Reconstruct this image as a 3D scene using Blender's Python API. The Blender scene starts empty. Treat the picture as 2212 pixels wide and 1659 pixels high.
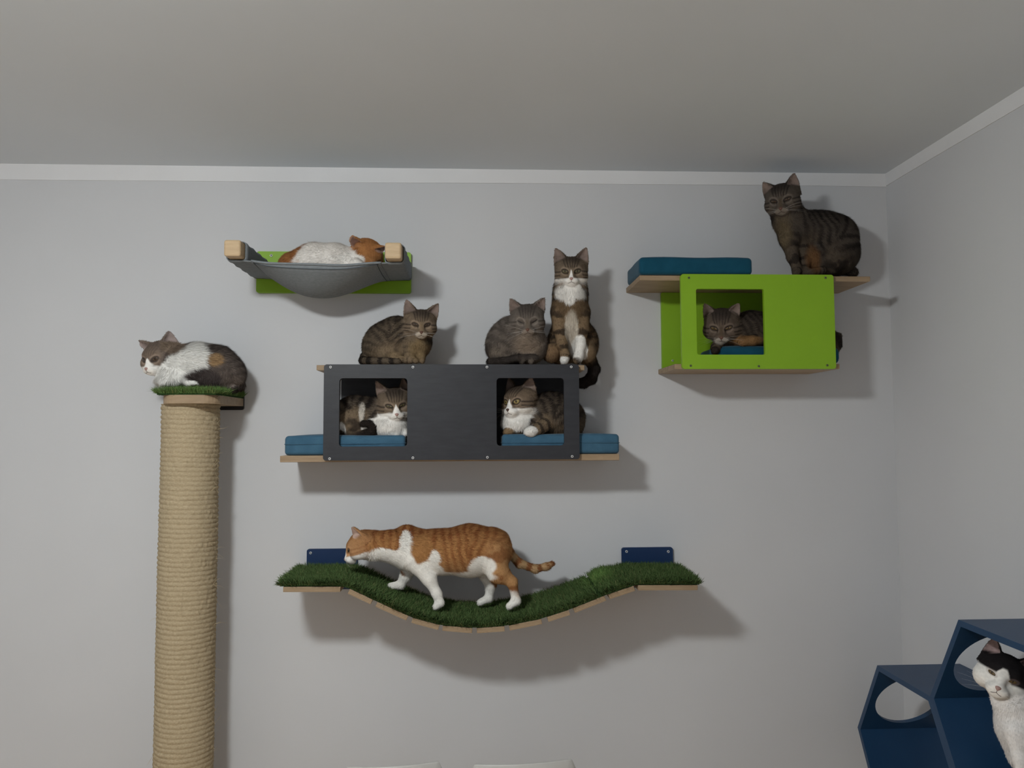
import bpy, bmesh, math, random
import numpy as np
from mathutils import Vector, Matrix

random.seed(7)
RNG = np.random.default_rng(7)
scene = bpy.context.scene
COL = scene.collection

# ------------------------------------------------------------------ camera
FPX, CX, CY = 1650.0, 1106.0, 829.5
DW = 2.9                                    # camera to back wall
CAMZ = 1.75
CAM = Vector((0.0, -DW, CAMZ))
_yaw, _pit, _rol = math.radians(2.6), math.radians(3.49), 0.004
FWD = Vector((math.sin(_yaw) * math.cos(_pit), math.cos(_yaw) * math.cos(_pit), math.sin(_pit)))
_r0 = Vector((math.cos(_yaw), -math.sin(_yaw), 0.0))
_u0 = _r0.cross(FWD)
RIGHT = _r0 * math.cos(_rol) - _u0 * math.sin(_rol)
UP = _u0 * math.cos(_rol) + _r0 * math.sin(_rol)
cam_data = bpy.data.cameras.new('camera')
cam_data.sensor_fit = 'HORIZONTAL'
cam_data.sensor_width = 36.0
cam_data.lens = 36.0 * FPX / 2212.0
cam_data.clip_start = 0.02
cam = bpy.data.objects.new('camera', cam_data)
COL.objects.link(cam)
m = Matrix((RIGHT, UP, -FWD)).transposed().to_4x4()
m.translation = CAM
cam.matrix_world = m
scene.camera = cam
scene.cycles.use_light_tree = False
scene.cycles.diffuse_bounces = 3
scene.cycles.max_bounces = 5

# ------------------------------------------------------------------ world, exposure
world = bpy.data.worlds.new('world')
scene.world = world
world.use_nodes = True
world.node_tree.nodes['Background'].inputs[0].default_value = (0.75, 0.8, 1.0, 1)
world.node_tree.nodes['Background'].inputs[1].default_value = 0.02
scene.view_settings.view_transform = 'Standard'
scene.view_settings.look = 'None'
scene.view_settings.gamma = 1.0
scene.view_settings.use_curve_mapping = False
scene.view_settings.exposure = 0.0
LAMP_STRENGTH = 245.0
LAMP_XY = (-0.83, -2.3)


def at(px, py, h):
    """point on the vertical plane h metres in front of the back wall, seen at that place of the 2212 x 1659 frame"""
    d = FWD * FPX + RIGHT * (px - CX) + UP * (CY - py)
    t = (DW - h) / d.y
    return CAM + d * t


def at_x(px, py, X):
    d = FWD * FPX + RIGHT * (px - CX) + UP * (CY - py)
    return CAM + d * (X / d.x)


def mpp(h):
    return (DW - h) / FPX


# ------------------------------------------------------------------ materials
MATS = {}


def principled(name, color, rough=0.6, spec=0.3):
    mt = bpy.data.materials.new(name)
    mt.use_nodes = True
    b = mt.node_tree.nodes['Principled BSDF']
    b.inputs['Base Color'].default_value = (*color, 1)
    b.inputs['Roughness'].default_value = rough
    b.inputs['Specular IOR Level'].default_value = spec
    MATS[name] = mt
    return mt, b


def N(mt, typ, **kw):
    n = mt.node_tree.nodes.new(typ)
    for k, v in kw.items():
        setattr(n, k, v)
    return n


def L(mt, a, b):
    mt.node_tree.links.new(a, b)


def noisy(name, c1, c2, scale=40.0, rough=0.6, spec=0.3, bump=0.0, bscale=200.0, detail=4.0, stretch=None, metal=0.0, sheen=0.0, bdist=0.002):
    mt, b = principled(name, c1, rough, spec)
    tc = N(mt, 'ShaderNodeTexCoord')
    src = tc.outputs['Object']
    if stretch:
        mp = N(mt, 'ShaderNodeMapping')
        mp.inputs['Scale'].default_value = stretch
        L(mt, src, mp.inputs['Vector'])
        src = mp.outputs['Vector']
    nz = N(mt, 'ShaderNodeTexNoise')
    nz.inputs['Scale'].default_value = scale
    nz.inputs['Detail'].default_value = detail
    L(mt, src, nz.inputs['Vector'])
    cr = N(mt, 'ShaderNodeValToRGB')
    cr.color_ramp.elements[0].position = 0.3
    cr.color_ramp.elements[1].position = 0.7
    cr.color_ramp.elements[0].color = (*c1, 1)
    cr.color_ramp.elements[1].color = (*c2, 1)
    L(mt, nz.outputs['Fac'], cr.inputs['Fac'])
    L(mt, cr.outputs['Color'], b.inputs['Base Color'])
    b.inputs['Metallic'].default_value = metal
    if sheen:
        b.inputs['Sheen Weight'].default_value = sheen
        b.inputs['Sheen Roughness'].default_value = 0.4
    if bump:
        n2 = N(mt, 'ShaderNodeTexNoise')
        n2.inputs['Scale'].default_value = bscale
        n2.inputs['Detail'].default_value = 3.0
        L(mt, src, n2.inputs['Vector'])
        bp = N(mt, 'ShaderNodeBump')
        bp.inputs['Strength'].default_value = bump
        bp.inputs['Distance'].default_value = bdist
        L(mt, n2.outputs['Fac'], bp.inputs['Height'])
        L(mt, bp.outputs['Normal'], b.inputs['Normal'])
    return mt


def plywood(name, light, dark, axis='Z', plies=230.0):
    """birch plywood: thin plies stacked along one object axis, grain along X"""
    mt, b = principled(name, light, 0.55, 0.3)
    tc = N(mt, 'ShaderNodeTexCoord')
    sep = N(mt, 'ShaderNodeSeparateXYZ')
    L(mt, tc.outputs['Object'], sep.inputs[0])
    mul = N(mt, 'ShaderNodeMath', operation='MULTIPLY')
    mul.inputs[1].default_value = plies
    L(mt, sep.outputs[axis], mul.inputs[0])
    fr = N(mt, 'ShaderNodeMath', operation='FRACT')
    L(mt, mul.outputs[0], fr.inputs[0])
    cr = N(mt, 'ShaderNodeValToRGB')
    cr.color_ramp.interpolation = 'EASE'
    e = cr.color_ramp.elements
    e[0].position = 0.35
    e[0].color = (1, 1, 1, 1)
    e[1].position = 0.7
    e[1].color = (0, 0, 0, 1)
    L(mt, fr.outputs[0], cr.inputs['Fac'])
    sn = N(mt, 'ShaderNodeSeparateXYZ')
    L(mt, tc.outputs['Normal'], sn.inputs[0])
    ab = N(mt, 'ShaderNodeMath', operation='ABSOLUTE')
    L(mt, sn.outputs[axis], ab.inputs[0])
    fl = N(mt, 'ShaderNodeMath', operation='GREATER_THAN')
    fl.inputs[1].default_value = 0.6
    L(mt, ab.outputs[0], fl.inputs[0])
    mxf = N(mt, 'ShaderNodeMath', operation='MAXIMUM')
    L(mt, cr.outputs['Color'], mxf.inputs[0])
    L(mt, fl.outputs[0], mxf.inputs[1])
    mp = N(mt, 'ShaderNodeMapping')
    mp.inputs['Scale'].default_value = (9, 60, 60)
    L(mt, tc.outputs['Object'], mp.inputs['Vector'])
    nz = N(mt, 'ShaderNodeTexNoise')
    nz.inputs['Scale'].default_value = 1.0
    nz.inputs['Detail'].default_value = 5.0
    L(mt, mp.outputs['Vector'], nz.inputs['Vector'])
    mx = N(mt, 'ShaderNodeMix', data_type='RGBA')
    mx.inputs[6].default_value = (*dark, 1)
    mx.inputs[7].default_value = (*light, 1)
    L(mt, mxf.outputs[0], mx.inputs[0])
    mx2 = N(mt, 'ShaderNodeMix', data_type='RGBA', blend_type='MULTIPLY')
    mx2.inputs[0].default_value = 0.55
    L(mt, mx.outputs[2], mx2.inputs[6])
    cr2 = N(mt, 'ShaderNodeValToRGB')
    cr2.color_ramp.elements[0].position = 0.3
    cr2.color_ramp.elements[0].color = (0.55, 0.5, 0.45, 1)
    cr2.color_ramp.elements[1].position = 0.65
    cr2.color_ramp.elements[1].color = (1, 1, 1, 1)
    L(mt, nz.outputs['Fac'], cr2.inputs['Fac'])
    L(mt, cr2.outputs['Color'], mx2.inputs[7])
    L(mt, mx2.outputs[2], b.inputs['Base Color'])
    return mt


def attr_mat(name, attr, rough=0.85, spec=0.15, sheen=0.0):
    mt, b = principled(name, (0.5, 0.5, 0.5), rough, spec)
    a = N(mt, 'ShaderNodeAttribute')
    a.attribute_name = attr
    L(mt, a.outputs['Color'], b.inputs['Base Color'])
    if sheen:
        b.inputs['Sheen Weight'].default_value = sheen
    return mt


M_WALL = noisy('wall_paint', (0.60, 0.605, 0.625), (0.615, 0.62, 0.64), 3.0, 0.75, 0.2, 0.0, 160.0, 1.0)
M_TRIM = noisy('trim_paint', (0.74, 0.74, 0.755), (0.77, 0.77, 0.785), 6.0, 0.7, 0.2, 0.1, 120.0)
M_CEIL = noisy('ceiling_paint', (0.735, 0.785, 0.835), (0.755, 0.805, 0.855), 2.0, 0.8, 0.15, 0.0, 14.0, 1.0)
M_FLOOR = noisy('floor_wood', (0.66, 0.47, 0.30), (0.72, 0.52, 0.335), 6.0, 0.4, 0.4, 0.0, 60.0, 2.0, (1, 8, 1))
M_PLY = plywood('plywood_edge', (0.47, 0.355, 0.235), (0.25, 0.165, 0.095))
M_PINE = plywood('pine_block', (0.66, 0.50, 0.32), (0.50, 0.35, 0.20), 'Z', 260.0)
M_DARK = noisy('charcoal_panel', (0.022, 0.023, 0.028), (0.031, 0.032, 0.038), 14.0, 0.45, 0.3, 0.10, 90.0, 5.0, (1, 1, 5))
M_GREEN = noisy('lime_panel', (0.225, 0.42, 0.016), (0.235, 0.435, 0.018), 8.0, 0.45, 0.35, 0.04, 150.0)
M_NAVY = noisy('navy_lacquer', (0.008, 0.038, 0.095), (0.011, 0.046, 0.11), 8.0, 0.42, 0.45, 0.08, 200.0)
M_NAVY2 = noisy('navy_bracket', (0.006, 0.026, 0.085), (0.008, 0.030, 0.095), 8.0, 0.4, 0.4)
M_BLACK = noisy('black_steel', (0.008, 0.009, 0.012), (0.012, 0.013, 0.016), 20.0, 0.4, 0.5)
M_VELVET = noisy('blue_velvet', (0.040, 0.100, 0.160), (0.055, 0.130, 0.20), 26.0, 0.9, 0.1, 0.25, 300.0, 4.0, sheen=0.25)
M_VELVET2 = noisy('teal_velvet', (0.007, 0.062, 0.105), (0.010, 0.075, 0.125), 26.0, 0.9, 0.1, 0.25, 300.0, 4.0, sheen=0.2)
M_DENIM = noisy('grey_denim', (0.19, 0.21, 0.225), (0.235, 0.255, 0.27), 90.0, 0.92, 0.1, 0.4, 700.0, 5.0, (1, 1, 3), bdist=0.001)
M_STITCH = noisy('dark_stitching', (0.035, 0.05, 0.065), (0.05, 0.07, 0.085), 60.0, 0.9, 0.1)
M_SCREW = noisy('screw_zinc', (0.62, 0.62, 0.63), (0.72, 0.72, 0.73), 200.0, 0.35, 0.5, metal=0.5)
M_SCREWG = noisy('screw_dark_zinc', (0.10, 0.13, 0.05), (0.16, 0.19, 0.09), 200.0, 0.4, 0.5, metal=0.3)
M_HOLE = noisy('screw_socket', (0.02, 0.02, 0.02), (0.03, 0.03, 0.03), 50.0, 0.6, 0.2)
M_SISAL = noisy('sisal_rope', (0.36, 0.285, 0.18), (0.50, 0.405, 0.27), 170.0, 0.95, 0.05, 0.5, 900.0, 6.0, (1, 1, 2), bdist=0.0015)
M_PLASTIC = noisy('white_plastic', (0.46, 0.45, 0.43), (0.49, 0.48, 0.46), 5.0, 0.4, 0.4)
M_TURFB = noisy('turf_backing', (0.020, 0.045, 0.014), (0.03, 0.06, 0.02), 60.0, 0.95, 0.05)
M_TURF = attr_mat('turf_blades', 'tint', 0.7, 0.15)
M_FUR = attr_mat('cat_fur', 'fur', 0.9, 0.08)
M_WHISK = noisy('whisker_white', (0.62, 0.60, 0.57), (0.68, 0.66, 0.63), 30.0, 0.5, 0.3)
M_PUPIL = noisy('eye_pupil', (0.006, 0.006, 0.006), (0.009, 0.008, 0.008), 30.0, 0.12, 0.6)
M_LID = noisy('eye_rim', (0.018, 0.013, 0.011), (0.026, 0.019, 0.016), 80.0, 0.5, 0.3)
M_MOUTH = noisy('mouth_line', (0.03, 0.018, 0.016), (0.045, 0.025, 0.022), 80.0, 0.6, 0.2)
M_NOSEB = noisy('nose_brick', (0.085, 0.040, 0.028), (0.12, 0.056, 0.040), 300.0, 0.5, 0.3)
M_NOSEP = noisy('nose_pink', (0.34, 0.21, 0.185), (0.40, 0.25, 0.22), 300.0, 0.5, 0.3)
M_NOSED = noisy('nose_dark', (0.06, 0.035, 0.03), (0.09, 0.05, 0.04), 300.0, 0.5, 0.3)
M_IRIS = {
    'gold': noisy('iris_gold', (0.20, 0.145, 0.05), (0.28, 0.21, 0.075), 700.0, 0.15, 0.6),
    'amber': noisy('iris_amber', (0.105, 0.066, 0.030), (0.15, 0.098, 0.042), 700.0, 0.15, 0.6),
    'olive': noisy('iris_olive', (0.085, 0.070, 0.036), (0.12, 0.10, 0.05), 700.0, 0.15, 0.6),
    'dark': noisy('iris_brown', (0.05, 0.03, 0.018), (0.075, 0.045, 0.026), 700.0, 0.15, 0.6),
}
M_LAMPBASE = noisy('lamp_base', (0.6, 0.6, 0.6), (0.65, 0.65, 0.65), 10.0, 0.4, 0.4)
M_LAMP, _lb = principled('lamp_glass', (0.9, 0.88, 0.85), 0.4, 0.4)
_lb.inputs['Emission Color'].default_value = (0.93, 0.965, 0.955, 1)
_lb.inputs['Emission Strength'].default_value = LAMP_STRENGTH


# ------------------------------------------------------------------ object helpers
def prop(o, label=None, cat=None, group=None, kind=None):
    if label:
        o['label'] = label
    if cat:
        o['category'] = cat
    if group:
        o['group'] = group
    if kind:
        o['kind'] = kind
    return o


def thing(name, label, cat, loc, group=None):
    o = bpy.data.objects.new(name, None)
    o.empty_display_size = 0.05
    COL.objects.link(o)
    o.location = loc
    o.matrix_world = Matrix.Translation(Vector(loc))
    return prop(o, label, cat, group)


def wloc(o):
    p = Vector((0, 0, 0))
    while o is not None:
        p = p + o.location
        o = o.parent
    return p


def link(name, me, mat, parent=None, loc=(0, 0, 0), rot=None, smooth=False):
    """mesh data given about its own origin; loc in world metres; parents are never rotated unless they are leaves"""
    o = bpy.data.objects.new(name, me)
    COL.objects.link(o)
    if mat is not None:
        me.materials.append(mat)
    loc = Vector(loc)
    if parent is not None:
        o.parent = parent
        loc = loc - wloc(parent)
    o.location = loc
    if rot is not None:
        o.rotation_euler = rot
    if smooth:
        me.polygons.foreach_set('use_smooth', np.ones(len(me.polygons), dtype=bool))
    return o


def bm_obj(name, bm, mat, parent=None, loc=(0, 0, 0), rot=None, smooth=False):
    me = bpy.data.meshes.new(name)
    bmesh.ops.recalc_face_normals(bm, faces=bm.faces[:])
    bm.to_mesh(me)
    bm.free()
    return link(name, me, mat, parent, loc, rot, smooth)


def box_bm(sx, sy, sz, bev=0.0015, seg=2):
    bm = bmesh.new()
    bmesh.ops.create_cube(bm, size=1.0)
    bmesh.ops.scale(bm, vec=(sx, sy, sz), verts=bm.verts)
    if bev:
        bmesh.ops.bevel(bm, geom=bm.edges[:], offset=bev, segments=seg, affect='EDGES', profile=0.5)
    return bm


def box(name, p0, p1, mat, parent=None, bev=0.0015, seg=2, rot=None):
    p0, p1 = Vector(p0), Vector(p1)
    c = (p0 + p1) / 2
    s = p1 - p0
    return bm_obj(name, box_bm(abs(s.x), abs(s.y), abs(s.z), bev, seg), mat, parent, c, rot)


def np_mesh(name, V, Q, tri=False):
    me = bpy.data.meshes.new(name)
    V = np.asarray(V, dtype=np.float32)
    Q = np.asarray(Q, dtype=np.int32)
    k = Q.shape[1]
    me.vertices.add(len(V))
    me.vertices.foreach_set('co', V.ravel())
    me.loops.add(Q.size)
    me.loops.foreach_set('vertex_index', Q.ravel())
    me.polygons.add(len(Q))
    me.polygons.foreach_set('loop_start', np.arange(0, Q.size, k, dtype=np.int32))
    me.update(calc_edges=True)
    me.validate()
    return me


def col_attr(me, name, C):
    a = me.color_attributes.new(name, 'FLOAT_COLOR', 'POINT')
    C4 = np.ones((len(C), 4), dtype=np.float32)
    C4[:, :3] = C
    a.data.foreach_set('color', C4.ravel())


def rrect(x0, x1, z0, z1, r, n=6):
    pts = []
    for (cx, cz, a0) in ((x1 - r, z0 + r, -90), (x1 - r, z1 - r, 0), (x0 + r, z1 - r, 90), (x0 + r, z0 + r, 180)):
        for i in range(n + 1):
            a = math.radians(a0 + 90.0 * i / n)
            pts.append((cx + r * math.cos(a), cz + r * math.sin(a)))
    return pts


def panel(name, outline, holes, y_front, thick, mat, parent, plane='XZ'):
    """flat board cut to an outline in world x,z with openings; front face at y_front, going back by thick"""
    bm = bmesh.new()
    edges = []
    for loop in [outline] + holes:
        vs = [bm.verts.new((p[0], 0, p[1])) for p in loop]
        for i in range(len(vs)):
            edges.append(bm.edges.new((vs[i], vs[(i + 1) % len(vs)])))
    bmesh.ops.triangle_fill(bm, use_beauty=True, use_dissolve=False, edges=edges)
    fs = bm.faces[:]
    ret = bmesh.ops.extrude_face_region(bm, geom=fs)
    vs = [g for g in ret['geom'] if isinstance(g, bmesh.types.BMVert)]
    bmesh.ops.translate(bm, verts=vs, vec=(0, thick, 0))
    xs = [p[0] for p in outline]
    zs = [p[1] for p in outline]
    c = Vector(((min(xs) + max(xs)) / 2, y_front, (min(zs) + max(zs)) / 2))
    bmesh.ops.translate(bm, verts=bm.verts, vec=(-c.x, 0, -c.z))
    o = bm_obj(name, bm, mat, parent, c)
    bv = o.modifiers.new('bevel', 'BEVEL')
    bv.width = 0.0012
    bv.segments = 2
    bv.limit_method = 'ANGLE'
    return o


def screw(parent, px, py, h, r=0.0048, mat=None):
    """round screw head with a socket, facing the room"""
    p = at(px, py, h)
    bm = bmesh.new()
    prof = [(0.0, -0.0012), (0.42, -0.0012), (0.46, -0.0026), (0.8, -0.0024), (1.0, -0.0008), (1.0, 0.002)]
    n = 14
    rings = []
    for (rr, y) in prof[1:]:
        rings.append([bm.verts.new((rr * r * math.cos(2 * math.pi * i / n), y, rr * r * math.sin(2 * math.pi * i / n))) for i in range(n)])
    for a, b in zip(rings[:-1], rings[1:]):
        for i in range(n):
            bm.faces.new((a[i], a[(i + 1) % n], b[(i + 1) % n], b[i]))
    o = bm_obj('screw', bm, mat or M_SCREW, parent, p, smooth=True)
    bm = bmesh.new()
    bmesh.ops.create_circle(bm, cap_ends=True, segments=6, radius=0.44 * r)
    bmesh.ops.rotate(bm, verts=bm.verts, cent=(0, 0, 0), matrix=Matrix.Rotation(math.pi / 2, 3, 'X'))
    bm_obj('socket', bm, M_HOLE, o, p + Vector((0, -0.0011, 0)))
    return o


def tube(name, pts, radii, mat, parent, seg=8, cap=True):
    pts = [Vector(p) for p in pts]
    bm = bmesh.new()
    rings = []
    for i, p in enumerate(pts):
        d = (pts[min(i + 1, len(pts) - 1)] - pts[max(i - 1, 0)]).normalized()
        a = d.cross(Vector((0.13, 0.2, 1))).normalized()
        b = d.cross(a)
        r = radii[i] if hasattr(radii, '__len__') else radii
        rings.append([bm.verts.new(p - pts[0] + (a * math.cos(2 * math.pi * k / seg) + b * math.sin(2 * math.pi * k / seg)) * r) for k in range(seg)])
    for A, B in zip(rings[:-1], rings[1:]):
        for k in range(seg):
            bm.faces.new((A[k], A[(k + 1) % seg], B[(k + 1) % seg], B[k]))
    if cap:
        bm.faces.new(rings[0])
        bm.faces.new(rings[-1])
    return bm_obj(name, bm, mat, parent, pts[0], smooth=True)


# ------------------------------------------------------------------ vector noise
def _hash(ix, iy, iz, seed):
    n = (ix.astype(np.int64) * 374761393 + iy.astype(np.int64) * 668265263 + iz.astype(np.int64) * 2147483647 + seed * 974634777) & 0xFFFFFFFF
    n = ((n ^ (n >> 13)) * 1274126177) & 0xFFFFFFFF
    n = n ^ (n >> 16)
    return (n & 0xFFFFFF) / float(0xFFFFFF)


def vnoise(P, freq, seed=0):
    Q = np.asarray(P) * freq
    I = np.floor(Q).astype(np.int64)
    F = Q - I
    F = F * F * (3 - 2 * F)
    out = 0
    for dx in (0, 1):
        wx = F[:, 0] if dx else 1 - F[:, 0]
        for dy in (0, 1):
            wy = F[:, 1] if dy else 1 - F[:, 1]
            for dz in (0, 1):
                wz = F[:, 2] if dz else 1 - F[:, 2]
                out = out + wx * wy * wz * _hash(I[:, 0] + dx, I[:, 1] + dy, I[:, 2] + dz, seed)
    return out * 2 - 1


def sstep(a, b, x):
    t = np.clip((x - a) / (b - a), 0, 1)
    return t * t * (3 - 2 * t)


# ------------------------------------------------------------------ the room
XW = at(1931, 900, 0).x                     # right wall
XL, YF = -2.5, -4.3
ZC = at(1050, 366, 0).z                     # ceiling
TH = 0.1


def struct(name, p0, p1, mat, label, cat):
    o = box(name, p0, p1, mat, None, 0)
    return prop(o, label, cat, None, 'structure')


struct('floor', (XL - TH, YF - TH, -TH), (XW + TH, TH, 0), M_FLOOR, 'brown wooden floor of the room', 'floor')
struct('ceiling', (XL - TH, YF - TH, ZC), (XW + TH, TH, ZC + TH), M_CEIL, 'off-white painted plaster ceiling above the cat shelves', 'ceiling')
struct('wall_back', (XL, 0, 0), (XW, TH, ZC), M_WALL, 'pale grey painted wall carrying the cat shelves', 'wall')
struct('wall_right', (XW, YF, 0), (XW + TH, TH, ZC), M_WALL, 'pale grey painted wall on the right behind blue hexagons', 'wall')
struct('wall_left', (XL - TH, YF, 0), (XL, TH, ZC), M_WALL, 'pale grey painted wall on the left', 'wall')
struct('wall_front', (XL, YF - TH, 0), (XW, YF, ZC), M_WALL, 'pale grey painted wall behind the viewer', 'wall')
# painted white band under the ceiling, its lower edge not quite level
def band(name, a, b, label, inward):
    """a, b = (point at lower edge) at both ends; band runs up to the ceiling"""
    bm = bmesh.new()
    a, b = Vector(a), Vector(b)
    n = 40
    rows = []
    for i in range(n + 1):
        t = i / n
        p = a.lerp(b, t)
        w = 0.0012 * math.sin(9.1 * t + 1) + 0.0008 * math.sin(23 * t)
        rows.append([bm.verts.new(q - a) for q in (Vector((p.x, p.y, p.z + w)), Vector((p.x, p.y, ZC + 0.001)), Vector((p.x, p.y, ZC + 0.001)) + inward, Vector((p.x, p.y, p.z + w)) + inward)])
    for A, B in zip(rows[:-1], rows[1:]):
        for k in range(4):
            bm.faces.new((A[k], A[(k + 1) % 4], B[(k + 1) % 4], B[k]))
    bm.faces.new(rows[0])
    bm.faces.new(rows[-1])
    o = bm_obj(name, bm, M_TRIM, None, a)
    prop(o, label, 'trim', None, 'structure')


zl, zr = at(0, 388, 0).z, at(1917, 403, 0).z
zl2 = zr + (zl - zr) * (XW - XL) / (XW - at(0, 388, 0).x)
band('trim_1', (XL, 0.001, zl2), (XW, 0.001, zr), 'white painted band along the top of the shelf wall', Vector((0, -0.004, 0)))
band('trim_2', (XW + 0.001, 0, zr), (XW + 0.001, YF, zr - 0.01), 'white painted band along the top of the right wall', Vector((-0.004, 0, 0)))

# ceiling lamp (just above the frame; it lights the room)
lz = ZC - 0.035
lamp = thing('ceiling_lamp', 'round frosted ceiling lamp lighting the room', 'lamp', (LAMP_XY[0], LAMP_XY[1], ZC))
bm = bmesh.new()
bmesh.ops.create_cone(bm, cap_ends=True, segments=40, radius1=0.15, radius2=0.15, depth=0.03)
bm_obj('lamp_base', bm, M_LAMPBASE, lamp, (LAMP_XY[0], LAMP_XY[1], ZC - 0.0155), smooth=False)
bm = bmesh.new()
bmesh.ops.create_uvsphere(bm, u_segments=28, v_segments=14, radius=1.0)
bmesh.ops.delete(bm, geom=[v for v in bm.verts if v.co.z > 0.05], context='VERTS')
bmesh.ops.scale(bm, vec=(0.14, 0.14, 0.10), verts=bm.verts)
bm_obj('lamp_diffuser', bm, M_LAMP, lamp, (LAMP_XY[0], LAMP_XY[1], ZC - 0.032), smooth=True)


# ------------------------------------------------------------------ turf
def turf_blades(name, parent, loc, roots, normals, lean, n_tint, light=None, lmin=0.016, lmax=0.030, width=0.0021):
    """artificial grass: every blade a bent tapering strip standing on the mat"""
    n = len(roots)
    up = normals + RNG.normal(0, 0.36, (n, 3)) + lean
    up /= np.linalg.norm(up, axis=1)[:, None]
    ln = RNG.uniform(lmin, lmax, n)[:, None]
    a = RNG.uniform(0, 2 * np.pi, n)
    side = np.stack([np.cos(a), np.sin(a) * 0.6, 0.25 * np.sin(3 * a)], 1)
    side -= up * (side * up).sum(1)[:, None]
    side /= np.linalg.norm(side, axis=1)[:, None]
    w = width * RNG.uniform(0.6, 1.2, n)[:, None]
    bend = RNG.normal(0, 0.4, (n, 3))
    bend[:, 2] = -np.abs(bend[:, 2]) * 0.6
    p0 = roots - side * w / 2
    p1 = roots + side * w / 2
    mid = roots + up * ln * 0.55
    p2 = mid + side * w * 0.4
    p3 = mid - side * w * 0.4
    tip = mid + (up + bend) * ln * 0.45
    V = np.stack([p0, p1, p2, p3, tip], 1).reshape(-1, 3)
    V[:, 1] = np.minimum(V[:, 1], -0.013)
    b = np.arange(n)[:, None] * 5
    T = np.concatenate([b + [0, 1, 2], b + [0, 2, 3], b + [3, 2, 4]], 0)
    me = np_mesh(name, V - np.array(loc), T)
    t = RNG.random(n)[:, None]
    c = np.array([0.042, 0.074, 0.023]) * (1 - t) + np.array([0.088, 0.142, 0.046]) * t
    dry = RNG.random(n) < 0.05
    c[dry] = np.array([0.16, 0.17, 0.07])
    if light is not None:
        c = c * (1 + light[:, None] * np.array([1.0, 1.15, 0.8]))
    C = np.repeat(c, 5, axis=0)
    C.reshape(-1, 5, 3)[:, 4] *= 1.25
    col_attr(me, 'tint', C)
    o = link(name, me, M_TURF, parent, loc)
    o['kind'] = 'stuff'
    return o


# ------------------------------------------------------------------ scratching post
HP = 0.20
pc = at(413, 880, HP)
pr = 59 * mpp(HP)
zt = at(413, 871, 0.32).z                    # underside of the top plate
post = thing('scratching_post', 'tall sisal-wrapped scratching post topped with green turf', 'scratching post', (pc.x, -HP, 0))
nr = int(zt / 0.0158)
na, ns = 150, nr * 6
zz = np.linspace(0.03, zt, ns + 1)
aa = np.linspace(0, 2 * np.pi, na, endpoint=False)
Z, A = np.meshgrid(zz, aa, indexing='ij')
pts = np.stack([np.cos(A) * 3.0, np.sin(A) * 3.0, Z * 30], -1).reshape(-1, 3)
wob = (0.22 * vnoise(pts, 1.0, 3)).reshape(Z.shape)
ph = Z / 0.0158 + A / (2 * np.pi) + wob * 0.55
prof = np.abs(np.sin(np.pi * ph)) ** 0.55
knob = vnoise(np.stack([A * 15.0 * 1.35, np.floor(ph) * 3.7, ph * 0.9], -1).reshape(-1, 3), 1.0, 5).reshape(Z.shape)
R = pr - 0.0050 + 0.0034 * prof + 0.0021 * knob * prof + 0.0022 * vnoise(np.stack([np.cos(A) * 1.4, np.sin(A) * 1.4, Z * 7], -1).reshape(-1, 3), 1.0, 9).reshape(Z.shape)
X, Y = R * np.cos(A), R * np.sin(A)
V = np.stack([X, Y, Z], -1).reshape(-1, 3)
i, j = np.meshgrid(np.arange(ns), np.arange(na), indexing='ij')
Q = np.stack([i * na + j, i * na + (j + 1) % na, (i + 1) * na + (j + 1) % na, (i + 1) * na + j], -1).reshape(-1, 4)
link('sisal_wrap', np_mesh('sisal_wrap', V, Q), M_SISAL, post, (pc.x, -HP, 0), smooth=True)
# frayed fibres along the seam
fib = []
rr = random.Random(4)
for k in range(170):
    z = rr.uniform(0.2, zt - 0.01)
    a = rr.gauss(-0.18, 0.16)
    if rr.random() < 0.35:
        a = rr.uniform(-2.9, 0.3)
    p = Vector((pc.x + (pr - 0.002) * math.cos(a), -HP + (pr - 0.002) * math.sin(a), z))
    d = Vector((math.cos(a) * 0.6, math.sin(a) * 0.6 - 0.1, rr.uniform(-1, 0.9))).normalized()
    ln = rr.uniform(0.008, 0.028) if rr.random() < 0.85 else rr.uniform(0.03, 0.05)
    fib.append((p, d, ln))
V, T = [], []
for (p, d, ln) in fib:
    s = d.cross(Vector((0.3, 1, 0.1))).normalized() * 0.00055
    b = len(V)
    q = p + d * ln * 0.6
    e = q + (d + Vector((rr.uniform(-.5, .5), -0.1, rr.uniform(-.8, .2)))).normalized() * ln * 0.4
    V += [p - s, p + s, q + s * .7, q - s * .7, e]
    T += [(b, b + 1, b + 2), (b, b + 2, b + 3), (b + 3, b + 2, b + 4)]
V = np.array([list(v) for v in V]) - np.array([pc.x, -HP, 0])
o = link('loose_fibres', np_mesh('loose_fibres', V, T), M_SISAL, post, (pc.x, -HP, 0))
o['kind'] = 'stuff'
box('base_plate', (pc.x - 0.17, -HP - 0.17, 0), (pc.x + 0.17, -HP + 0.17, 0.03), M_PLY, post, 0.004)
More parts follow.
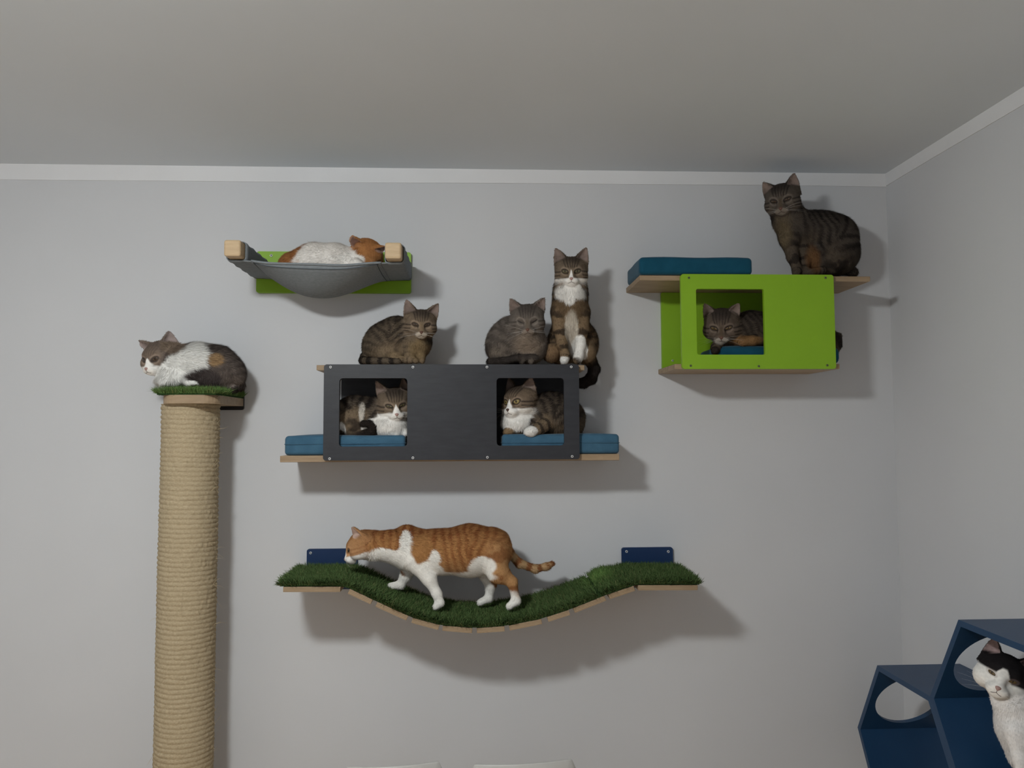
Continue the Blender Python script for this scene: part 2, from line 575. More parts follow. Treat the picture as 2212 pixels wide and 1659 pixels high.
# top plate: board with rounded front corners
hx0, hx1 = at(345.5, 860, 0.30).x, at(469, 860, 0.30).x
zt2 = at(346, 853, 0.32).z
bm = bmesh.new()
prof = [(hx0, -0.012), (hx0, -0.26)] + [(hx0 + 0.06 - 0.06 * math.cos(a), -0.26 - 0.06 * math.sin(a)) for a in np.linspace(0.15, math.pi / 2, 8)] + \
       [(hx1 - 0.06 + 0.06 * math.cos(a), -0.26 - 0.06 * math.sin(a)) for a in np.linspace(math.pi / 2, 0.15, 8)] + [(hx1, -0.26), (hx1, -0.012)]
cxp = (hx0 + hx1) / 2
vs = [bm.verts.new((x - cxp, y + HP, 0)) for x, y in prof]
f = bm.faces.new(vs)
r_ = bmesh.ops.extrude_face_region(bm, geom=[f])
bmesh.ops.translate(bm, verts=[g for g in r_['geom'] if isinstance(g, bmesh.types.BMVert)], vec=(0, 0, zt2 - zt))
bm_obj('top_plate', bm, M_PLY, post, (cxp, -HP, zt))
pb0, pb1 = at(425, 886, 0.0), at(529, 824, 0.0)
panel('wall_bracket', rrect(pb0.x, pb1.x, pb0.z, pb1.z, 0.008), [], -0.011, 0.0105, M_BLACK, post)
n = 9000
rt = np.stack([RNG.uniform(hx0 - 0.012, hx1 + 0.004, n), RNG.uniform(-0.325, -0.016, n), np.full(n, zt2 + 0.005)], 1)
lean = np.zeros((n, 3))
lean[:, 0] = np.where(rt[:, 0] < hx0 + 0.02, -0.55, np.where(rt[:, 0] > hx1 - 0.02, 0.35, 0.0))
lean[:, 1] = np.where(rt[:, 1] < -0.29, -0.6, 0.0)
turf_blades('turf', post, (cxp, -HP, zt2), rt, np.tile([0, 0, 1.0], (n, 1)), lean, 0, np.full(n, 0.55), lmin=0.020, lmax=0.036, width=0.0016)
box('turf_mat', (hx0 - 0.004, -0.318, zt2), (hx1 + 0.002, -0.014, zt2 + 0.006), M_TURFB, post, 0.002)

# ------------------------------------------------------------------ hammock
HH = 0.37
gp0, gp1 = at(553, 632, 0.018), at(888, 545, 0.018)
ham = thing('cat_hammock', 'grey denim cat hammock slung between two wooden bars on a green board', 'hammock', (0.5 * (gp0.x + gp1.x), 0, gp0.z))
panel('wall_board', rrect(gp0.x, gp1.x, gp0.z, gp1.z, 0.009), [], -0.018, 0.0175, M_GREEN, ham)
screw(ham, 586, 552, 0.0185, 0.0055)
screw(ham, 619, 618, 0.0185, 0.0045, M_SCREWG)
screw(ham, 878, 556, 0.0185, 0.0045)
bs = 36 * mpp(HH) / 2
bl, br = at(501, 535, HH), at(849, 540.5, HH)
for c in (bl, br):
    bm = box_bm(2 * bs, HH - 0.018, 2 * bs, 0.008, 3)
    bm_obj('wooden_bar', bm, M_PINE, ham, (c.x, -(HH + 0.018) / 2, c.z))


def sleeve(c):
    """fabric tunnel wrapped round a bar, open at the front"""
    bm = bmesh.new()
    g = bs + 0.0025
    loop = rrect(-g, g, -g, g, 0.010, 4)
    rows = []
    ys = np.linspace(-(HH - 0.045), -0.02, 14)
    for k, y in enumerate(ys):
        w = 0.0015 * math.sin(k * 1.9)
        rows.append([bm.verts.new((x * (1 + w / g), y, z * (1 + w / g) - 0.001)) for x, z in loop])
    for A_, B_ in zip(rows[:-1], rows[1:]):
        for k in range(len(loop)):
            bm.faces.new((A_[k], A_[(k + 1) % len(loop)], B_[(k + 1) % len(loop)], B_[k]))
    o = bm_obj('sleeve', bm, M_DENIM, ham, (c.x, 0, c.z), smooth=True)
    sd = o.modifiers.new('thick', 'SOLIDIFY')
    sd.thickness = 0.003
    sd.offset = 1
    return o


sleeve(bl)
sleeve(br)


def sling_pt(a, b):
    """a across from the left bar to the right bar, b from the front hem (0) to the wall (1)"""
    xl, xr = bl.x - bs * 0.9, br.x + bs * 0.9
    zl, zr = bl.z - bs - 0.003, br.z - bs - 0.003
    x = xl + (xr - xl) * a
    e = max(0.0, min(1.0, (a - 0.13) / 0.74))
    shape = math.sin(math.pi * (e ** 0.93)) ** 0.85 if 0 < e < 1 else 0.0
    depth = 0.010 + 0.078 * (math.sin(math.pi * min(1, 0.02 + b * 0.98)) ** 0.9 if b > 0 else 0.0)
    lin = -0.008 * math.sin(math.pi * a)
    z = zl + (zr - zl) * a + lin - shape * depth
    wr = 0.0028 * math.sin(6 * b + 17 * a * (1 - a) + 3 * math.sin(4 * a)) * shape
    y = -(HH - 0.047) + (HH - 0.068) * b - 0.018 * shape * (1 - b)
    return Vector((x, y, z + wr))


bm = bmesh.new()
NA, NB = 70, 30
g = [[bm.verts.new(sling_pt(i / NA, j / NB) - Vector((bl.x, 0, bl.z))) for j in range(NB + 1)] for i in range(NA + 1)]
for i in range(NA):
    for j in range(NB):
        bm.faces.new((g[i][j], g[i + 1][j], g[i + 1][j + 1], g[i][j + 1]))
sl = bm_obj('sling', bm, M_DENIM, ham, (bl.x, 0, bl.z), smooth=True)
sd = sl.modifiers.new('thick', 'SOLIDIFY')
sd.thickness = 0.004
sd.offset = 0
tube('front_hem', [sling_pt(a, 0) + Vector((0, -0.001, 0.001)) for a in np.linspace(0.13, 0.88, 50)], 0.0042, M_DENIM, ham, 8)
for (b0, off) in ((0.014, 0.0035),):
    tube('hem_stitching', [sling_pt(a, b0) + Vector((0, -0.0015, -off)) for a in np.linspace(0.15, 0.86, 60)], 0.0008, M_STITCH, ham, 5)
for a0 in (0.135, 0.145, 0.855, 0.872):
    w = 0.0028 if a0 in (0.135, 0.872) else 0.001
    tube('seam', [sling_pt(a0, b) + Vector((0, 0, -0.0022)) for b in np.linspace(0.0, 0.97, 30)], w, M_STITCH if w < 0.002 else M_DENIM, ham, 6)

# ------------------------------------------------------------------ cushions
def cushion(name, p0, p1, mat, label, cat='cushion', group=None, rad=0.012, seam=True, seed=1, puff=0.004):
    p0, p1 = Vector(p0), Vector(p1)
    c, s = (p0 + p1) / 2, (p1 - p0)
    t = thing(name, label, cat, (c.x, c.y, p0.z), group)
    bm = box_bm(s.x, s.y, s.z, rad, 4)
    bmesh.ops.subdivide_edges(bm, edges=[e for e in bm.edges if e.calc_length() > 0.05], cuts=9, use_grid_fill=True)
    rs = random.Random(seed)
    f1, f2 = rs.uniform(15, 30), rs.uniform(0, 6)
    for v in bm.verts:
        u = v.co.x / s.x
        w = v.co.y / s.y
        k = (1 - (2 * u) ** 4) * (1 - (2 * w) ** 4)
        if v.co.z > s.z * 0.2:
            v.co.z += puff * k + 0.0012 * math.sin(f1 * v.co.x + f2) + 0.001 * math.sin(37 * v.co.y + f2 * 2)
        if v.co.y < -s.y * 0.45:
            v.co.y -= 0.003 * math.cos(math.pi * v.co.z / s.z) + 0.0012 * math.sin(f1 * 1.4 * v.co.x + f2)
    bm_obj('cover', bm, mat, t, c, smooth=True)
    if seam:
        q = rad * 0.5
        zz_ = c.z + s.z * 0.08
        loop = rrect(p0.x - 0.0006, p1.x + 0.0006, p0.y - 0.003, p1.y + 0.0006, rad, 4)
        pts_ = [(x, y, zz_ + 0.001 * math.sin(20 * x)) for x, y in loop]
        tube('piping', pts_ + [pts_[0]], 0.0016, mat, t, 6, False)
    return t


# ------------------------------------------------------------------ charcoal double cat box
HB = 0.264
a0, a1 = at(697.5, 997, HB), at(1250.5, 787, HB)
a0.z = 0.5 * (at(697, 997, HB).z + at(1250, 990, HB).z)
a1.z = 0.5 * (at(703, 787, HB).z + at(1248, 787, HB).z)
dbox = thing('cat_box', 'charcoal double cat box with two square openings, mounted on the wall', 'cat box', (0.5 * (a0.x + a1.x), 0, a0.z))


def hole_of(x0, y0, x1, y1, h, r=0.012):
    p, q = at(x0, y1, h), at(x1, y0, h)
    return rrect(p.x, q.x, p.z, q.z, r)


panel('front_panel', rrect(a0.x, a1.x, a0.z, a1.z, 0.010), [hole_of(732, 817, 880, 965, HB), hole_of(1073, 816.5, 1218, 963, HB)], -HB, 0.015, M_DARK, dbox)
bp0, bp1 = at(736, 985, 0.015), at(1229, 800, 0.015)
us0, us1 = at(683.5, 799, HB - 0.015), at(1262.5, 788.5, HB - 0.015)
ls0, ls1 = at(604.5, 998, HB - 0.015), at(1338, 984, HB - 0.015)
ZU = us1.z                                    # top of the upper shelf
ZL = at(650, 984.5, HB - 0.015).z             # top of the lower shelf
panel('back_panel', rrect(bp0.x, bp1.x, ZL + 0.0, ZU - 0.019, 0.004), [], -0.0155, 0.015, M_DARK, dbox)
box('upper_shelf', (us0.x, -(HB - 0.0155), ZU - 0.018), (us1.x, -0.001, ZU), M_PLY, dbox, 0.0015)
box('lower_shelf', (ls0.x, -(HB - 0.0155), ZL - 0.022), (ls1.x, -0.001, ZL), M_PLY, dbox, 0.0015)
for (x, y) in ((714, 793), (892, 793), (1052, 793), (1234, 792.5), (712, 991), (892, 989), (1053, 988), (1236, 986)):
    screw(dbox, x, y, HB + 0.0003)
cz = at(700, 941.5, 0.24).z
c0, c1 = at(614.5, 960, 0.24), at(876, 960, 0.24)
cushion('cushion', (c0.x, -0.243, ZL + 0.001), (c1.x, -0.022, cz), M_VELVET, 'blue velvet cushion in the charcoal box under the cat with the black tail tip', group='cushions in the charcoal cat box', seed=3)
c0, c1 = at(1084, 960, 0.24), at(1338, 960, 0.24)
cz2 = at(1300, 938.5, 0.24).z
cushion('cushion', (c0.x, -0.243, ZL + 0.001), (c1.x, -0.022, cz2), M_VELVET, 'blue velvet cushion sticking out of the charcoal box on the side near the green box', group='cushions in the charcoal cat box', seed=8)

# ------------------------------------------------------------------ green cat box
g0, g1 = at(1474, 797, HB), at(1800.5, 593.5, HB)
gbox = thing('cat_box', 'lime green cat box with one square opening between two plywood shelves', 'cat box', (0.5 * (g0.x + g1.x), 0, g0.z))
panel('front_panel', rrect(g0.x, g1.x, g0.z, g1.z, 0.010), [hole_of(1506, 624.5, 1650, 766, HB, 0.007)], -HB, 0.015, M_GREEN, gbox)
gu0, gu1 = at(1382, 609, HB - 0.015), at(1880, 597, HB - 0.015)
gl0, gl1 = at(1458, 797, HB - 0.015), at(1814, 786, HB - 0.015)
GU = gu1.z
GL = gl1.z
gb0, gb1 = at(1431, 800, 0.015), at(1735, 640, 0.015)
panel('back_panel', rrect(gb0.x, gb1.x, GL + 0.0, GU - 0.019, 0.004), [], -0.0155, 0.015, M_GREEN, gbox)
box('upper_shelf', (gu0.x, -(HB - 0.0155), GU - 0.018), (gu1.x, -0.001, GU), M_PLY, gbox, 0.0015)
box('lower_shelf', (gl0.x, -(HB - 0.0155), GL - 0.018), (gl1.x, -0.001, GL), M_PLY, gbox, 0.0015)
for (x, y) in ((1488, 600), (1783, 600), (1492, 790), (1639, 791), (1787, 789)):
    screw(gbox, x, y, HB + 0.0003, 0.0042, M_SCREWG)
screw(gbox, 1453, 779, 0.0162, 0.0042)
c0, c1 = at(1380, 555, 0.25), at(1623, 555, 0.25)
cushion('cushion', (c0.x, -0.262, GU + 0.001), (c1.x, -0.03, at(1500, 556, 0.25).z), M_VELVET2, 'teal blue velvet cushion lying on top of the green cat box', seed=5, seam=False, rad=0.014)
c0, c1 = at(1541, 760, 0.22), at(1815, 760, 0.22)
cushion('cushion', (c0.x, -0.225, GL + 0.001), (c1.x, -0.03, at(1600, 748, 0.22).z), M_VELVET2, 'teal blue velvet cushion inside the green cat box under a tabby', seed=6, seam=False, rad=0.022)

# ------------------------------------------------------------------ turf bridge
HG = 0.33
bridge = thing('cat_bridge', 'hanging cat bridge of plywood slats covered with artificial turf', 'cat bridge', (at(1050, 1300, 0.16).x, 0, at(1050, 1364, HG).z))
curve_px = [(600, 1268), (735, 1267), (760, 1274), (800, 1294), (850, 1318), (900, 1339), (950, 1351), (1000, 1357), (1060, 1357), (1110, 1350), (1165, 1339), (1230, 1318), (1300, 1290), (1345, 1273), (1376, 1264), (1520, 1264)]
cw = [at(x, y, HG) for x, y in curve_px]
cxs = np.array([p.x for p in cw])
czs = np.array([p.z for p in cw])


def zcurve(x):
    e = 0.012
    return (np.interp(x - e, cxs, czs) + 2 * np.interp(x, cxs, czs) + np.interp(x + e, cxs, czs)) / 4


def xg(px):
    return at(px, 1300, HG).x


slats = [(611, 735), (753, 803), (813, 880), (890, 948), (956, 1020), (1030, 1090), (1100, 1170), (1183, 1230), (1240, 1308), (1316, 1371), (1379, 1508)]
for (s0, s1) in slats:
    x0, x1 = xg(s0), xg(s1)
    za, zb = float(zcurve(x0)), float(zcurve(x1))
    ang = math.atan2(zb - za, x1 - x0)
    ln = math.hypot(zb - za, x1 - x0)
    flat = s0 in (611, 1379)
    dep = HG - 0.012
    bm = box_bm(ln, dep if flat else HG - 0.03, 0.017, 0.0015)
    c = Vector(((x0 + x1) / 2, -(HG + (0.012 if flat else 0.03)) / 2, (za + zb) / 2 - 0.0085 * math.cos(ang)))
    bm_obj('slat', bm, M_PLY, bridge, c, (0, -ang, 0))
for h in (0.07, 0.27):
    xs_ = np.linspace(xg(700), xg(1420), 60)
    tube('cord', [(x, -h, float(zcurve(x)) - 0.009) for x in xs_], 0.003, M_PINE, bridge, 6)
for (x0, x1, y0, y1) in ((661.5, 772, 1185, 1274), (1344, 1453.5, 1182, 1270)):
    p, q = at(x0, y1, 0.012), at(x1, y0, 0.012)
    b = panel('wall_bracket', rrect(p.x, q.x, p.z, q.z, 0.009), [], -0.0118, 0.0115, M_NAVY2, bridge)
    for sx in (x0 + 9.5, x1 - 10):
        s = screw(b, sx, y0 + 9.5, 0.0122, 0.0052)
# turf mat and blades
xa, xb = xg(603), xg(1512)
xs_ = np.linspace(xa, xb, 120)
bm = bmesh.new()
rows = []
for x in xs_:
    z = float(zcurve(x))
    rows.append([bm.verts.new((x - xa, y, zz_ - czs[0])) for y, zz_ in ((-HG + 0.004, z + 0.001), (-HG + 0.004, z + 0.007), (-0.014, z + 0.007), (-0.014, z + 0.001))])
for A_, B_ in zip(rows[:-1], rows[1:]):
    for k in range(4):
        bm.faces.new((A_[k], A_[(k + 1) % 4], B_[(k + 1) % 4], B_[k]))
bm.faces.new(rows[0])
bm.faces.new(rows[-1])
bm_obj('turf_mat', bm, M_TURFB, bridge, (xa, 0, czs[0]), smooth=False)
n = 62000
x = RNG.uniform(xa - 0.008, xb + 0.006, n)
y = -RNG.uniform(0.016, HG + 0.004, n)
z = zcurve(x) + 0.005
seamx = xg(1297)
fold = np.exp(-((x - xg(1322)) / 0.035) ** 2) * sstep(0.28, 0.14, -y)
z = z + fold * 0.012
nx_ = -(zcurve(x + 0.01) - zcurve(x - 0.01)) / 0.02
nrm = np.stack([nx_, np.zeros(n), np.ones(n)], 1)
nrm /= np.linalg.norm(nrm, axis=1)[:, None]
lean = np.zeros((n, 3))
lean[:, 0] = -0.12 + np.where(x < xa + 0.025, -0.5, np.where(x > xb - 0.025, 0.5, 0.0))
lean[:, 1] = np.where(y < -HG + 0.03, -0.75 - 0.7 * (vnoise(np.stack([x * 40, y * 0, y * 0], 1), 1.0, 4) > 0.1), -0.1)
lean[:, 0] += np.where((x > seamx - 0.03) & (x < seamx), -0.25, np.where((x >= seamx) & (x < seamx + 0.03), 0.3, 0))
keep = np.abs(x - seamx) > 0.004
patch = np.clip(np.exp(-(((x - xg(1318)) / 0.045) ** 2 + ((-y - 0.12) / 0.09) ** 2)) * 1.1, 0, 1)  # lamplight on the raised fold, painted into the blade tint
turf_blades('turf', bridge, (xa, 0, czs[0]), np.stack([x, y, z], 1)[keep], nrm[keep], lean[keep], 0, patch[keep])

# ------------------------------------------------------------------ blue hexagon units on the right wall
B = Vector((0, 0, 0))
XFRONT = XW - 0.285
Bp = at_x(1895, 1437, XFRONT)
SD = 0.298                                     # side of a hexagon
HT = 0.017


def hexagon(b, label, hole_edges):
    """b: far upper vertex of the outer outline (y,z); the tube runs from XFRONT to the wall"""
    y0, z0 = b
    k = SD * math.sqrt(3) / 2
    verts = {'B': (y0, z0), 'C': (y0 - SD, z0), 'D': (y0 - 1.5 * SD, z0 - k), 'E': (y0 - SD, z0 - 2 * k), 'F': (y0, z0 - 2 * k), 'A': (y0 + SD / 2, z0 - k)}
    cy, cz_ = y0 - SD / 2, z0 - k
    t = thing('hexagon_shelf', label, 'cat shelf', (XFRONT, cy, z0 - 2 * k), 'blue hexagon cat shelves on the right wall')
    names = 'ABCDEF'
    sc = 1 - HT / k
    for i in range(6):
        p, q = verts[names[i]], verts[names[(i + 1) % 6]]
        pi = (cy + (p[0] - cy) * sc, cz_ + (p[1] - cz_) * sc)
        qi = (cy + (q[0] - cy) * sc, cz_ + (q[1] - cz_) * sc)
        org = Vector((XFRONT, p[0], p[1]))
        bm = bmesh.new()
        W = XW - 0.002 - XFRONT
        holed = names[i] in hole_edges
        e = Vector((q[0] - p[0], q[1] - p[1]))
        # board in its own u (along the edge), x (depth); outer face w=0, inner face w=1
        def pos(u, x, w):
            po = (p[0] + (q[0] - p[0]) * u, p[1] + (q[1] - p[1]) * u)
            pn = (pi[0] + (qi[0] - pi[0]) * u, pi[1] + (qi[1] - pi[1]) * u)
            return Vector((XFRONT + x, po[0] + (pn[0] - po[0]) * w, po[1] + (pn[1] - po[1]) * w)) - org
        loops = [[(0, 0), (1, 0), (1, W), (0, W)]]
        if holed:
            loops.append([(0.5 + 0.118 / SD * math.cos(a), W * 0.5 + 0.118 * math.sin(a)) for a in np.linspace(0, 2 * math.pi, 48, endpoint=False)])
        for w in (0, 1):
            es = []
            for lp in loops:
                vs = [bm.verts.new((u, x, w)) for u, x in lp]
                es += [bm.edges.new((vs[k_], vs[(k_ + 1) % len(vs)])) for k_ in range(len(vs))]
            bmesh.ops.triangle_fill(bm, use_beauty=True, use_dissolve=False, edges=es)
        bm.verts.ensure_lookup_table()
        half = len(bm.verts) // 2
        off = 0
        for lp in loops:
            nl = len(lp)
            for k_ in range(nl):
                a_, b_ = off + k_, off + (k_ + 1) % nl
                bm.faces.new((bm.verts[a_], bm.verts[b_], bm.verts[half + b_], bm.verts[half + a_]))
            off += nl
        for v in bm.verts:
            v.co = pos(*v.co)
        o = bm_obj('board', bm, M_NAVY, t, org)
    return t


k_ = SD * math.sqrt(3) / 2
hexagon((Bp.y, Bp.z), 'empty dark blue hexagon cat shelf nearest the room corner', ('A',))
hexagon((Bp.y - 1.5 * SD, Bp.z + k_), 'dark blue hexagon cat shelf with a black and white cat inside', ('A',))

# ------------------------------------------------------------------ two chairs, only the tops of their backs in view
def chair(pxl, pxr, ytl, ytr, h, label):
    tl, tr = at(pxl, ytl, h), at(pxr, ytr, h)
    cx_, w = (tl.x + tr.x) / 2, tr.x - tl.x
    zt_ = max(tl.z, tr.z) + 0.008
    t = thing('chair', label, 'chair', (cx_, -h - 0.2, 0), 'white chairs below the bridge')
    bm = bmesh.new()
    nu, nv = 24, 14
    gr = []
    for i in range(nu + 1):
        u = i / nu * 2 - 1
        col = []
        for j in range(nv + 1):
            v = j / nv
            z0_, z1_ = 0.44, zt_ - (0.010 * (1 - u) / 2) ** 1.0 * 1.0 - 0.004 * u * u
            corner = max(0, abs(u) - 0.9) / 0.1
            z1_ -= 0.03 * corner ** 2.5
            z = z0_ + (z1_ - z0_) * v
            col.append(bm.verts.new((u * w / 2 * (0.86 + 0.14 * v), -0.05 * (1 - u * u) * 0.6 + 0.06 * v, z)))
        gr.append(col)
    for i in range(nu):
        for j in range(nv):
            bm.faces.new((gr[i][j], gr[i + 1][j], gr[i + 1][j + 1], gr[i][j + 1]))
    o = bm_obj('backrest', bm, M_PLASTIC, t, (cx_, -h - 0.06, 0), smooth=True)
    sd_ = o.modifiers.new('thick', 'SOLIDIFY')
    sd_.thickness = 0.010
    bv_ = o.modifiers.new('bevel', 'BEVEL')
    bv_.width = 0.004
    bv_.segments = 3
    bv_.limit_method = 'ANGLE'
    bm = box_bm(w * 0.96, 0.36, 0.025, 0.010, 3)
    bm_obj('seat', bm, M_PLASTIC, t, (cx_, -h - 0.24, 0.43))
    for sx in (-1, 1):
        for sy in (-0.40, -0.09):
            tube('leg', [(cx_ + sx * w * 0.42, -h + sy, 0.43), (cx_ + sx * w * 0.46, -h + sy + (-0.02 if sy < -0.2 else 0.02), 0.0)], [0.016, 0.011], M_PLASTIC, t, 10)


chair(741, 958, 1651, 1650, 0.5, 'white plastic chair with its back just in view below the bridge, nearer the post')
chair(1014, 1245, 1646, 1642, 0.5, 'white plastic chair with its back just in view below the bridge, nearer the hexagons')


# ------------------------------------------------------------------ cats: one continuous body surface grown from blended limbs
def smin(a, b, k):
    h = np.maximum(k - np.abs(a - b), 0.0) / k
    return np.minimum(a, b) - h * h * k * 0.25


CORN = [(i, j, k) for i in (0, 1) for j in (0, 1) for k in (0, 1)]
EDGES = [(a, b) for a in range(8) for b in range(a + 1, 8) if sum(abs(CORN[a][q] - CORN[b][q]) for q in range(3)) == 1]


def surface_nets(F, org, vox):
    S = F < 0
    n = np.array(F.shape) - 1
    cnt = np.zeros(n, dtype=np.int8)
    for (i, j, k) in CORN:
        cnt += S[i:i + n[0], j:j + n[1], k:k + n[2]]
    act = (cnt > 0) & (cnt < 8)
    idx = np.argwhere(act)
    vals = np.stack([F[idx[:, 0] + i, idx[:, 1] + j, idx[:, 2] + k] for (i, j, k) in CORN], 1)
    acc = np.zeros((len(idx), 3))
    c = np.zeros(len(idx))
    for (a, b) in EDGES:
        fa, fb = vals[:, a], vals[:, b]
        m_ = (fa < 0) != (fb < 0)
        t = np.where(m_, fa / np.where(m_, fa - fb, 1), 0)
        pa, pb = np.array(CORN[a]), np.array(CORN[b])
        acc += m_[:, None] * (pa + t[:, None] * (pb - pa))
        c += m_
    V = (idx + acc / c[:, None]) * vox + org
    ids = -np.ones(n, dtype=np.int64)
    ids[act] = np.arange(len(idx))
    Qs = []
    for ax in range(3):
        sl0 = [slice(1, -1)] * 3
        sl1 = [slice(1, -1)] * 3
        sl0[ax] = slice(0, -1)
        sl1[ax] = slice(1, None)
        A_, B_ = S[tuple(sl0)], S[tuple(sl1)]
        e = np.argwhere(A_ != B_)
        flip = A_[tuple(e.T)]
        off = np.array([1, 1, 1])
        off[ax] = 0
        e = e + off
        u, v = [(1, 2), (2, 0), (0, 1)][ax]
        du, dv = np.zeros(3, int), np.zeros(3, int)
        du[u], dv[v] = 1, 1
        q = [ids[tuple((e - du - dv).T)], ids[tuple((e - dv).T)], ids[tuple(e.T)], ids[tuple((e - du).T)]]
        q = np.stack(q, 1)
        q[~flip] = q[~flip][:, ::-1]
        Qs.append(q)
    return V, np.concatenate(Qs)


def vnormals(V, Q):
    a, b, c, d = (V[Q[:, i]] for i in range(4))
    fn = np.cross(c - a, d - b)
    Nn = np.zeros_like(V)
    for i in range(4):
        for q in range(3):
            Nn[:, q] += np.bincount(Q[:, i], fn[:, q], len(V))
    return Nn / (np.linalg.norm(Nn, axis=1)[:, None] + 1e-12)


def relax(V, Q, it=1, w=0.5):
    for _ in range(it):
        acc = np.zeros_like(V)
        cnt = np.zeros(len(V))
        for i in range(4):
            for jn in ((i + 1) % 4, (i + 3) % 4):
                for q in range(3):
                    acc[:, q] += np.bincount(Q[:, i], V[Q[:, jn], q], len(V))
                cnt += np.bincount(Q[:, i], minlength=len(V))
        V = V * (1 - w) + w * acc / np.maximum(cnt, 1)[:, None]
    return V


def seg_t(P, a, b):
    ab = b - a
    return np.clip(((P - a) @ ab) / (ab @ ab + 1e-12), 0, 1)


# head in its own units (1 unit = one frame pixel at the head's distance, before scaling); x sideways, y where it looks, z up
HEAD = [
    ('el', (0, -7, 5), (34, 35, 27.5)),
    ('el', (-19, 4, -10), (18.5, 24, 18.5)), ('el', (19, 4, -10), (18.5, 24, 18.5)),
    ('el', (-11, 18, 9), (11, 10, 8.5)), ('el', (11, 18, 9), (11, 10, 8.5)),
    ('rc', (0, 20, 8), (0, 34, -13), 10.5, 6.5),
    ('el', (-6.5, 30.5, -20.5), (9.5, 10, 8)), ('el', (6.5, 30.5, -20.5), (9.5, 10, 8)),
    ('el', (0, 27, -26.5), (8.5, 8.5, 6)),
    ('el', (0, 37.5, -16.5), (4.6, 4, 3.6)),
]
HK = 7.0


def sd_local(kind, prm, P):
    if kind == 'el':
        c, r = np.array(prm[0], P.dtype), np.array(prm[1], P.dtype)
        q = (P - c) / r
        k0 = np.sqrt(np.einsum('...i,...i', q, q)) + 1e-9
        q = q / r
        k1 = np.sqrt(np.einsum('...i,...i', q, q)) + 1e-9
        return k0 * (k0 - 1) / k1
    a, b, ra, rb = np.array(prm[0], float), np.array(prm[1], float), prm[2], prm[3]
    t = np.clip(((P - a) @ (b - a)) / ((b - a) @ (b - a)), 0, 1)
    return np.sqrt(((P - a - t[..., None] * (b - a)) ** 2).sum(-1)) - (ra + (rb - ra) * t)


def ear_parts(P, ear):
    """ear as a curved shell open to the front; returns (outer, inner)"""
    base, tip, face, r0 = ear
    base, tip = np.array(base, float), np.array(tip, float)
    w = tip - base
    h = np.linalg.norm(w)
    w = w / h
    f = np.array(face, float)
    f = f - w * (f @ w)
    f /= np.linalg.norm(f)
    u = np.cross(w, f)
    q = P - base
    cu, cf, cw_ = q @ u, q @ f, q @ w
    t = np.clip(cw_ / h, -0.35, 1)
    R_ = r0 * np.clip(1 - t, 0, 1.35) ** 0.86 * (1.0 + 0.10 * np.sin(np.clip(t, 0, 1) * np.pi)) + 0.6
    R_ = np.where(cw_ > h, 0.6, R_)
    over = np.maximum(cw_ - h, 0) + np.maximum(-cw_ - 0.35 * h, 0)
    outer = (np.sqrt(cu ** 2 + (cf / 0.62) ** 2) - R_) * 0.7 + over
    inner = (np.sqrt((cu / 0.86) ** 2 + ((cf - 0.50 * R_) / 0.72) ** 2) - R_) * 0.7
    inner = np.maximum(inner, -(cw_ - 0.10 * h) * 0.7)
    return outer, inner


def smax(a, b, k):
    return -smin(-a, -b, k)


